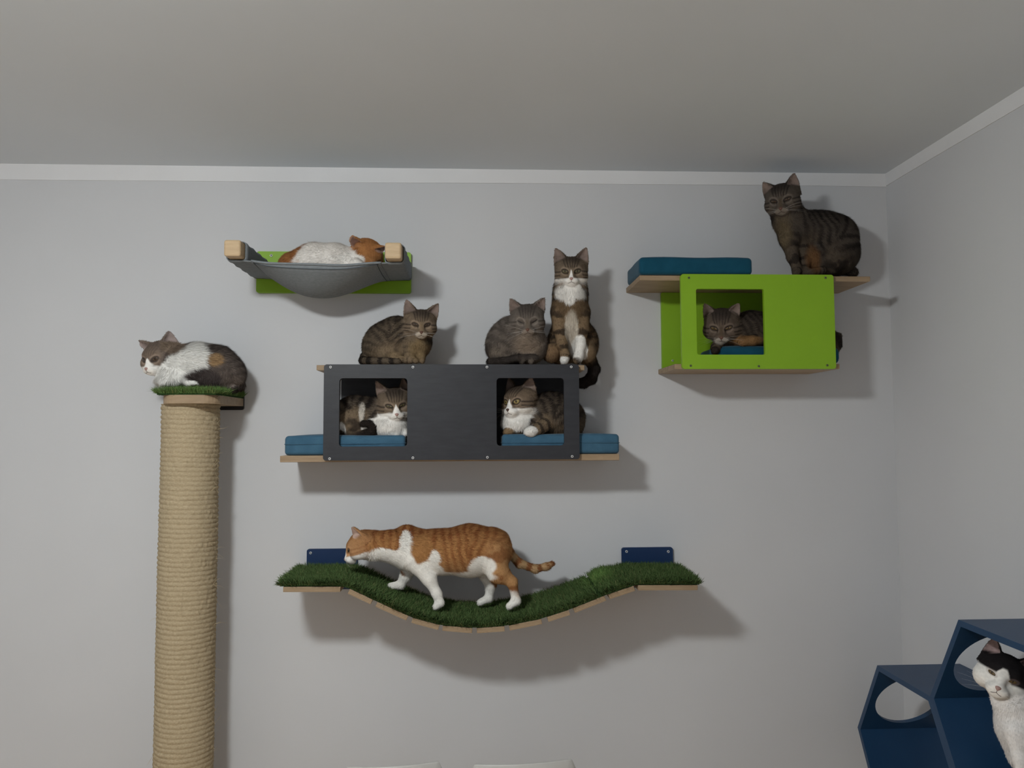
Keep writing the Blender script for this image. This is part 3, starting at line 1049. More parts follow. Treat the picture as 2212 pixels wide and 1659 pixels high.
class Cat:
    def __init__(self, label, h):
        self.label, self.h = label, h
        self.prims = []          # dict(kind, prm(world), tag, k, flow, t0, t1)
        self.blobs = []
        self.hd = None
        self.spine = []

    def W(self, p):
        return np.array(at(p[0], p[1], p[2] if len(p) > 2 else self.h))

    def rc(self, tag, a, b, ra, rb, k=0.012, t0=0.0, t1=1.0):
        A_, B_ = self.W(a), self.W(b)
        ha = a[2] if len(a) > 2 else self.h
        hb = b[2] if len(b) > 2 else self.h
        fl = B_ - A_
        self.prims.append(dict(kind='rc', prm=(A_, B_, ra * mpp(ha), rb * mpp(hb)), tag=tag, k=k, flow=fl / (np.linalg.norm(fl) + 1e-9), t0=t0, t1=t1))

    def chain(self, tag, pts, k=0.012):
        """pts: (px, py, h, radius px)"""
        n = len(pts) - 1
        for i in range(n):
            a, b = pts[i], pts[i + 1]
            self.rc(tag, a[:3], b[:3], a[3], b[3], k, i / n, (i + 1) / n)

    def el(self, tag, c, r, k=0.014, flow=(0, 0, -1), tilt=0.0):
        """r: px radii across, deep, tall; tilt turns it in the picture plane (degrees, clockwise)"""
        C_ = self.W(c)
        s = mpp(c[2] if len(c) > 2 else self.h)
        a = math.radians(tilt)
        Rm = np.array([[math.cos(a), 0, -math.sin(a)], [0, 1, 0], [math.sin(a), 0, math.cos(a)]])   # rows: local axes
        self.prims.append(dict(kind='el', prm=(C_, np.array(r, float) * s, Rm), tag=tag, k=k, flow=np.array(flow, float), t0=0, t1=1))

    def blob(self, c, r, col, soft=0.35, head=False, wob=0.25):
        s = mpp(c[2] if len(c) > 2 else self.h)
        self.blobs.append((self.W(c), np.array(r, float) * s, np.array(col, float), soft, head, wob))

    def head(self, c, s=1.0, yaw=0, pitch=0, roll=0, ears=None, eyes=('amber', 5.5, 12.0), nose='brick', whisk=True, face='tabby', lookx=0.0, pupil=0.5, mode='eye'):
        C_ = self.W(c)
        u = mpp(c[2] if len(c) > 2 else self.h) * s
        f = np.array(CAM) - C_
        f /= np.linalg.norm(f)
        f0 = f
        x = np.cross((0, 0, 1.0), f)
        x /= np.linalg.norm(x)
        z = np.cross(f, x)
        y_, p_, r_ = (math.radians(v) for v in (yaw, pitch, roll))
        f, x = f * math.cos(y_) + x * math.sin(y_), x * math.cos(y_) - f * math.sin(y_)
        f, z = f * math.cos(p_) + z * math.sin(p_), z * math.cos(p_) - f * math.sin(p_)
        x, z = x * math.cos(r_) - z * math.sin(r_), z * math.cos(r_) + x * math.sin(r_)
        if mode == 'eye':        # c is where the middle between the eyes shows
            dv = (f - f0) * 28 * u
            C_ = C_ - (dv - f0 * (dv @ f0))
        ears = ears or {}
        el = ears.get('l', ((-21, -8, 19), (-36, -6, 55), (-0.35, 0.9, 0.1), 18.5))
        er = ears.get('r', ((21, -8, 19), (36, -6, 55), (0.35, 0.9, 0.1), 18.5))
        self.hd = dict(c=C_, u=u, B=np.stack([x, f, z]), ears=[el, er], eyes=eyes, nose=nose, whisk=whisk, face=face, lookx=lookx, pupil=pupil)

    def to_head(self, P):
        return (P - self.hd['c']) @ self.hd['B'].T / self.hd['u']

    def from_head(self, Hc):
        return np.asarray(Hc, float) @ self.hd['B'] * self.hd['u'] + self.hd['c']

    def head_sdf(self, Hc, ears=True):
        d = None
        for pr_ in HEAD:
            q = sd_local(pr_[0], pr_[1:], Hc)
            d = q if d is None else smin(d, q, HK)
        if ears:
            for e in self.hd['ears']:
                o_, i_ = ear_parts(Hc, e)
                d = smin(d, smax(o_, -i_, 1.5), 3.0)
        return d

    def prim_sdf(self, pr_, P):
        if pr_['kind'] == 'rc':
            return sd_local('rc', pr_['prm'], P)
        C_, r, Rm = pr_['prm']
        return sd_local('el', ((0, 0, 0), r), (P - C_) @ Rm.T)

    def build(self, style, vox=0.0022, seed=1, strands=1.0, fur_len=1.0):
        st = style
        # bounds
        lo, hi = np.full(3, 1e9), np.full(3, -1e9)
        boxes = []
        for pr_ in self.prims:
            if pr_['kind'] == 'rc':
                A_, B_, ra, rb = pr_['prm']
                l = np.minimum(A_ - ra, B_ - rb)
                h_ = np.maximum(A_ + ra, B_ + rb)
            else:
                C_, r, Rm = pr_['prm']
                e = np.sqrt(((Rm * r[:, None]) ** 2).sum(0))
                l, h_ = C_ - e, C_ + e
            boxes.append((l, h_))
            lo, hi = np.minimum(lo, l), np.maximum(hi, h_)
        hd = self.hd
        hr = 66 * hd['u']
        hl, hh = hd['c'] - hr, hd['c'] + hr
        lo, hi = np.minimum(lo, hl) - 3 * vox, np.maximum(hi, hh) + 3 * vox
        n = np.ceil((hi - lo) / vox).astype(int) + 1
        F = np.full(n, 0.5)
        ax = [lo[q] + np.arange(n[q]) * vox for q in range(3)]

        def region(l, h_, mrg):
            i0 = np.maximum(((l - mrg - lo) / vox).astype(int), 0)
            i1 = np.minimum(((h_ + mrg - lo) / vox).astype(int) + 2, n)
            sl = tuple(slice(i0[q], i1[q]) for q in range(3))
            G = np.stack(np.meshgrid(*[ax[q][sl[q]] for q in range(3)], indexing='ij'), -1)
            return sl, G
        for pr_, (l, h_) in zip(self.prims, boxes):
            sl, G = region(l, h_, pr_['k'] + 3 * vox)
            F[sl] = smin(F[sl], self.prim_sdf(pr_, G), pr_['k'])
        sl, G = region(hl, hh, 0)
        Hg = self.to_head(G.reshape(-1, 3)).astype(np.float32)
        near = (np.abs(Hg[:, 0]) < 52) & (Hg[:, 1] > -50) & (Hg[:, 1] < 48) & (Hg[:, 2] > -40) & (Hg[:, 2] < 62)
        dl = np.full(len(Hg), 50.0)
        dl[near] = self.head_sdf(Hg[near])
        d = dl.reshape(G.shape[:3]) * hd['u']
        F[sl] = smin(F[sl], d, 0.012)
        V, Q = surface_nets(F, lo, vox)
        V = relax(V, Q, 1, 0.45)
        Nn = vnormals(V, Q)
        # -------- weights of the body regions
        tags = sorted(set(p['tag'] for p in self.prims))
        D, T, FL = {}, {}, {}
        for tg in tags:
            best = np.full(len(V), 9.0)
            tt = np.zeros(len(V))
            ff = np.zeros((len(V), 3))
            for pr_ in self.prims:
                if pr_['tag'] != tg:
                    continue
                dd = self.prim_sdf(pr_, V)
                if pr_['kind'] == 'rc':
                    q = seg_t(V, pr_['prm'][0], pr_['prm'][1])
                else:
                    q = np.zeros(len(V))
                m_ = dd < best
                best = np.where(m_, dd, best)
                tt = np.where(m_, pr_['t0'] + (pr_['t1'] - pr_['t0']) * q, tt)
                ff[m_] = pr_['flow']
            D[tg], T[tg], FL[tg] = best, tt, ff
        Hc = self.to_head(V)
        D['head'] = self.head_sdf(Hc) * hd['u']
        T['head'] = np.zeros(len(V))
        FL['head'] = np.tile(-hd['B'][1] * 0.8 - hd['B'][2] * 0.5, (len(V), 1))
        keys = list(D)
        Wt = np.stack([np.exp(-np.clip(D[k], -0.01, 0.3) / 0.004) for k in keys], 1)
        Wt /= Wt.sum(1)[:, None]
        Wd = {k: Wt[:, i] for i, k in enumerate(keys)}
        # -------- colour
        base, dark, warm = (np.array(st[k]) for k in ('base', 'dark', 'warm'))
        off = seed * 3.17
        P3 = V + off
        n1, n2, n3 = vnoise(P3, 22, 1), vnoise(P3, 60, 2), vnoise(P3, 210, 3)
        sp = np.array([self.W(p) for p in self.spine])
        sl_, best, acc = np.zeros(len(V)), np.full(len(V), 9.0), 0.0
        for a, b in zip(sp[:-1], sp[1:]):
            t = seg_t(V, a, b)
            dd = np.linalg.norm(V - a - t[:, None] * (b - a), axis=1)
            m_ = dd < best
            best = np.where(m_, dd, best)
            sl_ = np.where(m_, acc + t * np.linalg.norm(b - a), sl_)
            acc += np.linalg.norm(b - a)
        lam = st.get('lam', 0.030)
        arg = 2 * np.pi * (sl_ + 0.010 * n1 + 0.25 * (V[:, 2] - sp[:, 2].mean()) * st.get('slant', 0.3)) / lam
        strp = sstep(-0.35, 0.6, np.sin(arg) + 0.55 * n2) * (0.72 + 0.28 * n1)
        strp = strp * st.get('stripe', 1.0)
        ty = np.tile(base, (len(V), 1))
        dors = sstep(0.35, 0.9, Nn[:, 2]) * st.get('dorsal', 0.6)
        belly = sstep(0.0, -0.75, Nn[:, 2] + 0.15 * n1) * st.get('belly', 0.5)
        ty = ty * (1 - belly[:, None]) + warm * belly[:, None]
        dk = np.clip(strp * (1 - 0.6 * belly) + dors * (0.6 + 0.4 * n2), 0, 1)[:, None]
        torso = ty * (1 - dk) + dark * dk
        col = np.zeros((len(V), 3))
        for k in keys:
            if k == 'head':
                c = self.head_color(Hc, n1, n2, st)
            elif k.startswith('leg'):
                q = T[k]
                ring = sstep(0.1, 0.7, np.sin(q * st.get('legrings', 22) + 1.2 * n1 + 0.8 * n2)) * 0.8 * st.get('stripe', 1.0)
                lc = base * 0.55 + warm * 0.45
                c = lc * (1 - ring[:, None]) + dark * ring[:, None]
            elif k == 'tail':
                q = T[k]
                ring = sstep(-0.1, 0.5, np.sin(q * st.get('tailrings', 34) + 0.6 * n1)) * st.get('tailstripe', 0.9)
                ring = np.maximum(ring, sstep(0.9, 0.97, q) * st.get('tailtip', 0.0))
                c = base * (1 - ring[:, None]) + dark * ring[:, None]
                tb = st.get('tailbase')
                if tb is not None:
                    c = np.array(tb) * (1 - ring[:, None]) + dark * ring[:, None]
            else:
                c = torso
            col += Wd[k][:, None] * c
        for (C_, r, cc, soft, onhead, wob) in self.blobs:
            q = np.sqrt((((V - C_) / r) ** 2).sum(1)) + wob * (0.5 * n1 + 0.5 * n2)
            mk = sstep(1 + soft * 0.5, 1 - soft * 0.5, q)
            if not onhead:
                mk = mk * (1 - sstep(0.35, 0.75, Wd['head']))
            if 'tail' in Wd:
                mk = mk * (1 - sstep(0.3, 0.7, Wd['tail']))
            col = col * (1 - mk[:, None]) + cc * mk[:, None]
        # ears: bare pinkish inside
        inside = np.zeros(len(V))
        for e in hd['ears']:
            o_, i_ = ear_parts(Hc, e)
            hgt = np.clip(((Hc - np.array(e[0])) @ (np.array(e[1]) - np.array(e[0]))) / np.linalg.norm(np.array(e[1]) - np.array(e[0])) ** 2, 0, 1)
            inside = np.maximum(inside, sstep(1.4, 0.1, i_) * sstep(2.2, 0.0, o_) * sstep(0.12, 0.28, hgt))
        ic = np.array(st.get('ear', (0.25, 0.19, 0.165)))
        col = col * (1 - inside[:, None]) + (ic * (0.92 + 0.16 * n2[:, None])) * inside[:, None]
        col = np.clip(col * (1 + 0.10 * n3[:, None] + 0.05 * n2[:, None]), 0.004, 0.95)
        # -------- meshes
        zmin = V[:, 2].min()
        root = thing('cat', self.label, 'cat', (float(V[:, 0].mean()), float(V[:, 1].mean()), float(zmin)), self.group if hasattr(self, 'group') else None)
        org = np.array(root.location)
        me = np_mesh('body', V - org, Q)
        col_attr(me, 'fur', col)
        link('body', me, M_FUR, root, org, smooth=True)
        # -------- fur strands
        rng = np.random.default_rng(seed + 100)
        front = (Hc[:, 1] > 8) * Wd['head']
        ln = np.zeros(len(V))
        for k in keys:
            lk = 0.0055 if k == 'head' else 0.0060 if k.startswith('leg') else 0.010 if k == 'tail' else 0.0115
            ln += Wd[k] * lk
        ln = ln * fur_len * (1 - 0.55 * front)
        ax2 = np.abs(Hc[:, 0])
        bare = (Hc[:, 1] > 8) * np.maximum(sstep(1.75, 1.35, np.sqrt(((ax2 - 14) / 8.0) ** 2 + (Hc[:, 2] / 5.5) ** 2)), sstep(1.3, 1.0, np.sqrt((Hc[:, 0] / 8.0) ** 2 + ((Hc[:, 2] + 19.5) / 8.0) ** 2)))
        dens = strands * (1 - 0.45 * front) * (1 - 0.9 * inside) * (1 - bare)
        cnt = rng.poisson(np.clip(dens, 0, None) * 1.25)
        ri = np.repeat(np.arange(len(V)), cnt)
        fl = sum(Wd[k][:, None] * FL[k] for k in keys)
        fl = fl + np.array([0, 0, -0.25])
        fl = fl - Nn * (fl * Nn).sum(1)[:, None]
        fl /= np.linalg.norm(fl, axis=1)[:, None] + 1e-6
        m_ = len(ri)
        dr = fl[ri] * 0.92 + Nn[ri] * rng.uniform(0.06, 0.34, m_)[:, None] + rng.normal(0, 0.17, (m_, 3))
        dr /= np.linalg.norm(dr, axis=1)[:, None]
        le = (ln[ri] * rng.uniform(0.55, 1.25, m_))[:, None]
        sd_ = np.cross(dr, Nn[ri])
        sd_ /= np.linalg.norm(sd_, axis=1)[:, None] + 1e-9
        rootp = V[ri] + rng.normal(0, vox * 0.4, (m_, 3)) - Nn[ri] * 0.0012
        wd = 0.00085 * rng.uniform(0.7, 1.3, m_)[:, None]
        tip = rootp + dr * le
        VV = np.stack([rootp - sd_ * wd, rootp + sd_ * wd, tip], 1).reshape(-1, 3)
        TT = np.arange(3 * m_).reshape(-1, 3)
        lum = col[ri].mean(1)
        var = 0.26 - 0.18 * sstep(0.15, 0.5, lum)
        fc = col[ri] * (1 + var * rng.uniform(-1, 1, m_))[:, None]
        CC = np.repeat(fc, 3, axis=0)
        CC.reshape(-1, 3, 3)[:, 2] *= 1.06
        fm = np_mesh('fur', VV - org, TT)
        col_attr(fm, 'fur', np.clip(CC, 0, 0.95))
        fo = link('fur', fm, M_FUR, root, org)
        fo['kind'] = 'stuff'
        self.face_parts(root, st, seed)
        return root

    # ---- markings of the head, in head units
    def head_color(self, H, n1, n2, st):
        x, y, z = H[:, 0], H[:, 1], H[:, 2]
        ax_ = np.abs(x)
        base, dark, warm, white = (np.array(st[k]) for k in ('base', 'dark', 'warm', 'white'))
        face = self.hd['face']
        hb = np.array(st.get('headbase', base))
        col = np.tile(hb, (len(x), 1))

        def mixc(c, m):
            return col * (1 - m[:, None]) + np.array(c) * m[:, None]
        frontal = sstep(-6, 10, y)
        if face in ('tabby', 'tabby_white', 'ginger'):
            k = st.get('headstripe', 1.0)
            # crown darker, running to the back of the head
            col = mixc(dark, sstep(9, 27, z + 3 * n1) * 0.72 * k * sstep(27, 12, ax_))
            col = mixc(dark, sstep(0, -18, y + 5 * n1) * 0.5 * k)
            # forehead lines
            ln = np.zeros(len(x))
            for x0, sl, w in ((2.6, 0.03, 1.25), (7.4, 0.16, 1.5), (12.6, 0.30, 1.5)):
                xc = x0 + sl * (z - 10)
                ln = np.maximum(ln, np.exp(-((ax_ - xc + 0.9 * n2) / w) ** 2) * sstep(5.5, 9.5, z) * sstep(34, 26, z))
            col = mixc(dark, ln * (0.72 + 0.28 * n2) * k * frontal)
            # pale brows and lower lids
            e = np.sqrt(((ax_ - 14) / 9.5) ** 2 + ((z - 0.18 * (ax_ - 14)) / 8.2) ** 2)
            col = mixc(hb * 1.75 + 0.03, np.exp(-((e - 1.0) / 0.20) ** 2) * frontal * 0.6 * sstep(28, 20, ax_))
            # cheek stripes
            for z0, w, x0 in ((-0.5, 1.6, 21), (-8.5, 1.5, 23), (-15, 1.3, 25)):
                zc = z0 - 0.10 * (ax_ - 20) + 1.2 * n1
                col = mixc(dark, np.exp(-((z - zc) / w) ** 2) * sstep(x0, x0 + 3, ax_) * 0.85 * k)
            # bridge of the nose
            col = mixc(warm * st.get('bridge', 0.8), np.exp(-(ax_ / 5.0) ** 2) * sstep(8, 0, z) * sstep(-20, -10, z) * frontal * 0.85)
            # dark tear line
            col = mixc(dark, np.exp(-((ax_ - 7.2 + 0.2 * (z + 4)) / 1.3) ** 2) * sstep(-10, -6, z) * sstep(0, -3, z) * frontal * 0.7 * k)
            # muzzle and chin
            mz = sstep(1.15, 0.85, np.sqrt((x / 14) ** 2 + ((z + 24) / 8.5) ** 2) + 0.1 * n2) * sstep(12, 20, y)
            col = mixc(np.array(st.get('muzzle', white)), mz * st.get('muz', 0.85))
        if face == 'tabby_white' or face == 'ginger':
            apex = st.get('apex', 6.0)
            half = st.get('apexw', 1.0) + np.clip(apex - z, 0, 99) * st.get('flare', 0.55)
            low = st.get('low', -12.0)
            wmask = np.maximum(sstep(half + 1.2, half - 1.2, ax_ + 1.2 * n2) * sstep(apex + 1, apex - 2, z), sstep(low + 2, low - 2, z + 0.10 * ax_ + 1.5 * n1))
            col = mixc(white, wmask * sstep(-14, -4, y + 3 * n1))
        if face == 'bicolor':
            col = np.tile(dark, (len(x), 1))
            half = 3.0 + np.clip(13 - z, 0, 99) * 0.62
            low = np.where(x > 0, -6.0, 5.0)
            wmask = np.maximum(sstep(half + 1.5, half - 1.5, ax_ + 1.5 * n2) * sstep(15, 11, z), sstep(low + 2, low - 2, z + 2.0 * n1))
            col = mixc(white, wmask * sstep(-18, -8, y + 3 * n1))
        # dark rims round the eyes
        ek = st.get('eyeline', 0.8)
        e2 = np.sqrt(((ax_ - 14) / 7.6) ** 2 + ((z - 0.2 * (ax_ - 14)) / (self.hd['eyes'][1] * 0.5 + 1.4)) ** 2)
        col = mixc(np.array(st.get('eyerim', dark)), sstep(1.30, 0.95, e2) * frontal * ek)
        return col

    # ---- eyes, nose, mouth, whiskers laid on the surface of the face
    def surf(self, X, Z):
        X, Z = np.asarray(X, float), np.asarray(Z, float)
        y = np.full(X.shape, 60.0)
        for _ in range(26):
            d = self.head_sdf(np.stack([X, y, Z], -1), ears=False)
            y = y - np.clip(d, -5, 20) * 0.8
        return y

    def patch(self, name, outline, mat, parent, lift=0.4, dome=0.0, rings=4):
        """a little domed pad following the face, bounded by an outline in head x,z"""
        O = np.array(outline, float)
        c = O.mean(0)
        n = len(O)
        P2 = [c]
        for r in range(1, rings + 1):
            P2 += list(c + (O - c) * r / rings)
        P2 = np.array(P2)
        rad = np.concatenate([[0], np.repeat(np.arange(1, rings + 1) / rings, n)])
        y = self.surf(P2[:, 0], P2[:, 1]) + lift + dome * (1 - rad ** 2)
        y[rad == 1] -= lift + 0.6
        Wp = self.from_head(np.stack([P2[:, 0], y, P2[:, 1]], 1))
        faces = [(0, 1 + k, 1 + (k + 1) % n) for k in range(n)]
        for r in range(1, rings):
            b0, b1 = 1 + (r - 1) * n, 1 + r * n
            faces += [(b0 + k, b1 + k, b1 + (k + 1) % n, b0 + (k + 1) % n) for k in range(n)]
        me = bpy.data.meshes.new(name)
        org = Wp[0]
        me.from_pydata([tuple(v) for v in Wp - org], [], faces)
        me.update()
        # outward
        nn = np.array(me.polygons[0].normal)
        if nn @ self.hd['B'][1] < 0:
            me.flip_normals()
        return link(name, me, mat, parent, Vector(org), smooth=True)

    def face_parts(self, root, st, seed):
        hd = self.hd
        iris, hgt, wid = hd['eyes']
        for s in (-1, 1):
            def almond(w, h, dx=0.0, dz=0.0, n=26):
                pts = []
                for i in range(n):
                    a = 2 * math.pi * i / n
                    px_, pz_ = math.cos(a), math.sin(a)
                    shp = (1 - abs(px_) ** 2.4) ** 0.5 * (1 if pz_ >= 0 else -1)
                    xx = px_ * w / 2
                    zz = shp * h / 2 * (0.85 if pz_ >= 0 else 1.1)
                    zz += 0.20 * xx
                    pts.append((s * (14 + dx + xx), dz + zz))
                return pts
            if hgt < 2.2:     # shut
                tt = np.linspace(0, 1, 9)
                q = np.stack([s * (8.5 + 12.5 * tt), -3.6 + 6.0 * tt - 0.5 * np.sin(tt * np.pi) * hgt], 1)
                yy = self.surf(q[:, 0], q[:, 1]) + 0.3
                wp = self.from_head(np.stack([q[:, 0], yy, q[:, 1]], 1))
                tube('closed_eye', [Vector(p) for p in wp], [hd['u'] * (0.5 + 0.8 * math.sin(math.pi * t)) for t in tt], M_LID, root, 6)
                continue
            rim = self.patch('eye', almond(wid + 1.6, hgt + 1.5), M_LID, root, 0.3, 0.5, 3)
            self.patch('iris', almond(wid, hgt), M_IRIS[iris], rim, 0.75, 0.9, 4)
            pw, ph = hd['pupil'] * hgt * 0.75, min(hgt * 0.92, 7.5)
            lx = hd['lookx']
            pts = [(s * 14 + lx + pw / 2 * math.cos(a), 0.1 + 0.1 * lx + ph / 2 * math.sin(a)) for a in np.linspace(0, 2 * math.pi, 18, endpoint=False)]
            self.patch('pupil', pts, M_PUPIL, rim, 1.25, 0.8, 3)
        nm = {'brick': M_NOSEB, 'pink': M_NOSEP, 'dark': M_NOSED}[hd['nose']]
        self.patch('nose', [(-5.0, -14.6), (-3.0, -12.8), (0, -12.2), (3.0, -12.8), (5.0, -14.6), (3.9, -17.2), (1.5, -19.8), (0, -20.6), (-1.5, -19.8), (-3.9, -17.2)], nm, root, 0.6, 0.5, 3)
        # mouth: a short line under the nose that parts to both sides
        for k, line in enumerate([[(0, -20), (0, -23.2)], [(0, -23.0), (2.2, -24.3), (4.6, -25.3), (7.0, -25.9)], [(0, -23.0), (-2.2, -24.3), (-4.6, -25.3), (-7.0, -25.9)]]):
            q = []
            for a, b in zip(line[:-1], line[1:]):
                for t in np.linspace(0, 1, 5)[:-1]:
                    q.append((a[0] + (b[0] - a[0]) * t, a[1] + (b[1] - a[1]) * t))
            q.append(line[-1])
            q = np.array(q)
            y = self.surf(q[:, 0], q[:, 1]) + 0.15
            pts = self.from_head(np.stack([q[:, 0], y, q[:, 1]], 1))
            tube('mouth_line', [Vector(p) for p in pts], 0.36 * hd['u'], M_MOUTH, root, 6)
        if hd['whisk']:
            rs = random.Random(seed)
            for s in (-1, 1):
                for k in range(4):
                    x0, z0 = s * (9.5 + 2.2 * (k % 2)), -17.5 - 1.7 * k
                    y0 = float(self.surf(np.array([x0]), np.array([z0]))[0]) - 0.5
                    ln = rs.uniform(30, 44)
                    a = rs.uniform(-0.15, 0.25) - 0.16 * (k - 1.5)
                    pts = []
                    for t in np.linspace(0, 1, 7):
                        pts.append((x0 + s * ln * t * math.cos(a), y0 + 5 * t - 12 * t * t, z0 + ln * t * math.sin(a) - 7 * t * t))
                    pts = self.from_head(np.array(pts))
                    tube('whisker', [Vector(p) for p in pts], [0.00023 * (1 - 0.75 * t) for t in np.linspace(0, 1, 7)], M_WHISK, root, 4, False)


# ---- coats
WHITE = (0.82, 0.79, 0.75)
BROWN = dict(base=(0.118, 0.090, 0.066), dark=(0.018, 0.014, 0.0125), headbase=(0.150, 0.112, 0.080), warm=(0.25, 0.175, 0.105), white=WHITE, lam=0.030)


def coat(**kw):
    d = dict(BROWN)
    d.update(kw)
    return d


# ------------------------------------------------------------------ the eleven cats
# 1 small brown tabby crouching on the charcoal box
c = Cat('small brown tabby crouching on the charcoal box, alone near the hammock', 0.14)
c.head((910, 701.5, 0.195), 0.93, 2, -5, 1, eyes=('dark', 5.8, 13), nose='brick', ears={'l': ((-22, -8, 19), (-36, -6, 57), (-0.3, 0.9, 0.1), 18.5), 'r': ((22, -8, 18), (41, -6, 50), (0.4, 0.9, 0.1), 18)})
c.chain('torso', [(905, 742, 0.165, 25), (884, 737, 0.15, 34), (858, 731, 0.14, 45), (833, 741, 0.13, 46)], 0.022)
c.el('torso', (823, 752, 0.13), (40, 44, 33), 0.02)
c.el('torso', (896, 756, 0.175), (26, 28, 26), 0.02)
c.el('leg_thigh', (845, 762, 0.185), (32, 18, 24), 0.012)
c.rc('neck', (905, 738, 0.17), (909, 712, 0.185), 27, 25, 0.02)
c.chain('leg_front', [(888, 752, 0.20, 14), (884, 772, 0.215, 9), (898, 779, 0.228, 6.5)], 0.012)
c.chain('leg_front', [(908, 752, 0.185, 13), (910, 772, 0.205, 8), (912, 779.5, 0.222, 6)], 0.010)
c.chain('leg_hind', [(855, 775, 0.205, 10), (884, 779, 0.225, 6.5)], 0.010)
c.chain('tail', [(790, 770, 0.13, 11), (784, 779, 0.18, 8), (800, 779.5, 0.22, 7.5), (830, 780, 0.232, 7.5), (858, 780.5, 0.235, 6.5)], 0.006)
c.spine = [(905, 715, 0.16), (870, 690, 0.14), (835, 695, 0.13), (800, 730, 0.13), (790, 770, 0.13)]
c.blob((905, 757, 0.225), (22, 40, 22), (0.19, 0.132, 0.070), 0.9)
c.blob((855, 768, 0.22), (26, 14, 10), (0.19, 0.135, 0.080), 0.9)
c.build(coat(base=(0.112, 0.085, 0.060), headbase=(0.16, 0.118, 0.082), muz=0.75, muzzle=(0.50, 0.44, 0.37), lam=0.021, tailrings=30, stripe=0.8), seed=1)

# 2 grey tabby squinting beside the tall cat
c = Cat('grey tabby with shut eyes squatting beside the tall white-bibbed cat', 0.14)
c.head((1139, 694, 0.205), 1.0, -2, -8, -3, eyes=('dark', 2.0, 12.5), nose='brick', ears={'l': ((-22, -8, 19), (-37, -8, 49), (-0.4, 0.9, 0.1), 17), 'r': ((22, -8, 19), (40, -8, 46), (0.45, 0.85, 0.1), 17)})
c.chain('torso', [(1140, 742, 0.175, 40), (1112, 735, 0.14, 50), (1098, 741, 0.125, 47)], 0.025)
c.el('torso', (1092, 753, 0.13), (42, 46, 34), 0.02)
c.el('torso', (1145, 752, 0.185), (36, 30, 32), 0.02)
c.rc('neck', (1135, 725, 0.17), (1139, 705, 0.19), 36, 32, 0.02)
c.el('leg_thigh', (1090, 765, 0.18), (34, 20, 20), 0.012)
c.chain('leg_front', [(1128, 765, 0.215, 12), (1127, 779, 0.234, 7)], 0.010)
c.chain('leg_front', [(1148, 765, 0.215, 12), (1147, 779, 0.234, 7.5)], 0.010)
c.chain('tail', [(1070, 775, 0.14, 11), (1060, 781, 0.19, 8), (1085, 780, 0.222, 8), (1120, 773, 0.236, 7.5), (1155, 771, 0.236, 6.5)], 0.004)
c.spine = [(1139, 700, 0.15), (1110, 690, 0.13), (1080, 710, 0.12), (1060, 750, 0.12)]
c.blob((1143, 745, 0.225), (26, 40, 26), (0.215, 0.165, 0.125), 0.9)
c.build(coat(base=(0.135, 0.112, 0.095), dark=(0.036, 0.029, 0.026), warm=(0.20, 0.155, 0.115), stripe=0.75, dorsal=0.35, headstripe=0.9, muz=0.5, muzzle=(0.34, 0.28, 0.23), tailrings=3, tailstripe=0.95, eyeline=0.35, bridge=0.6, headbase=(0.125, 0.104, 0.088)), seed=2, fur_len=1.25)

# 3 tall tabby with white bib sitting upright
c = Cat('tall tabby with white bib and front paws sitting upright on the charcoal box', 0.14)
c.head((1234, 586, 0.20), 0.97, 0, 0, 0, eyes=('olive', 7.6, 13.5), nose='pink', face='tabby_white')
c.chain('torso', [(1232, 628, 0.175, 35), (1231, 668, 0.17, 38), (1233, 705, 0.15, 38), (1237, 745, 0.125, 38)], 0.02)
c.el('torso', (1262, 742, 0.115), (31, 42, 44), 0.02)
c.el('torso', (1209, 745, 0.12), (28, 42, 42), 0.02)
c.rc('neck', (1232, 632, 0.175), (1233, 600, 0.185), 36, 31, 0.02)
c.chain('leg_front', [(1209, 676, 0.185, 20), (1210, 712, 0.20, 14.5), (1215, 745, 0.212, 11), (1221, 770, 0.22, 9.5), (1219, 778, 0.232, 9.5)], 0.012)
c.chain('leg_white', [(1256, 676, 0.185, 20), (1257, 712, 0.20, 14), (1254, 745, 0.212, 10.5), (1250, 770, 0.22, 9.5), (1247, 778, 0.232, 9.5)], 0.012)
c.el('leg_thigh', (1192, 762, 0.165), (22, 26, 22), 0.012)
c.el('leg_thigh', (1268, 762, 0.165), (20, 26, 22), 0.012)
c.chain('tail', [(1262, 766, 0.12, 13), (1276, 779, 0.12, 12.5), (1284, 797, 0.12, 12), (1277, 818, 0.12, 12), (1262, 827, 0.11, 11), (1243, 829, 0.10, 10)], 0.008)
c.spine = [(1232, 600, 0.13), (1232, 660, 0.13), (1235, 710, 0.08), (1245, 770, 0.06)]
c.blob((1232, 632, 0.215), (35, 50, 19), WHITE, 0.3)
c.blob((1232, 648, 0.235), (12, 46, 9), WHITE, 0.4)
c.blob((1234, 706, 0.215), (15, 40, 34), (0.56, 0.50, 0.42), 0.4)
c.blob((1236, 735, 0.205), (11, 40, 30), (0.50, 0.44, 0.37), 0.5)
c.blob((1251, 756, 0.216), (18, 34, 32), WHITE, 0.25)
c.blob((1220, 779, 0.232), (16, 30, 9.5), WHITE, 0.3)
c.blob((1195, 765, 0.19), (26, 26, 20), (0.20, 0.125, 0.07), 0.9)
c.build(coat(lam=0.028, apex=4.5, apexw=0.6, flare=0.22, low=-13.5, legrings=25, tailrings=2, tailstripe=0.95, tailbase=(0.03, 0.024, 0.021), base=(0.16, 0.106, 0.062), slant=0.0), seed=3, fur_len=1.2)

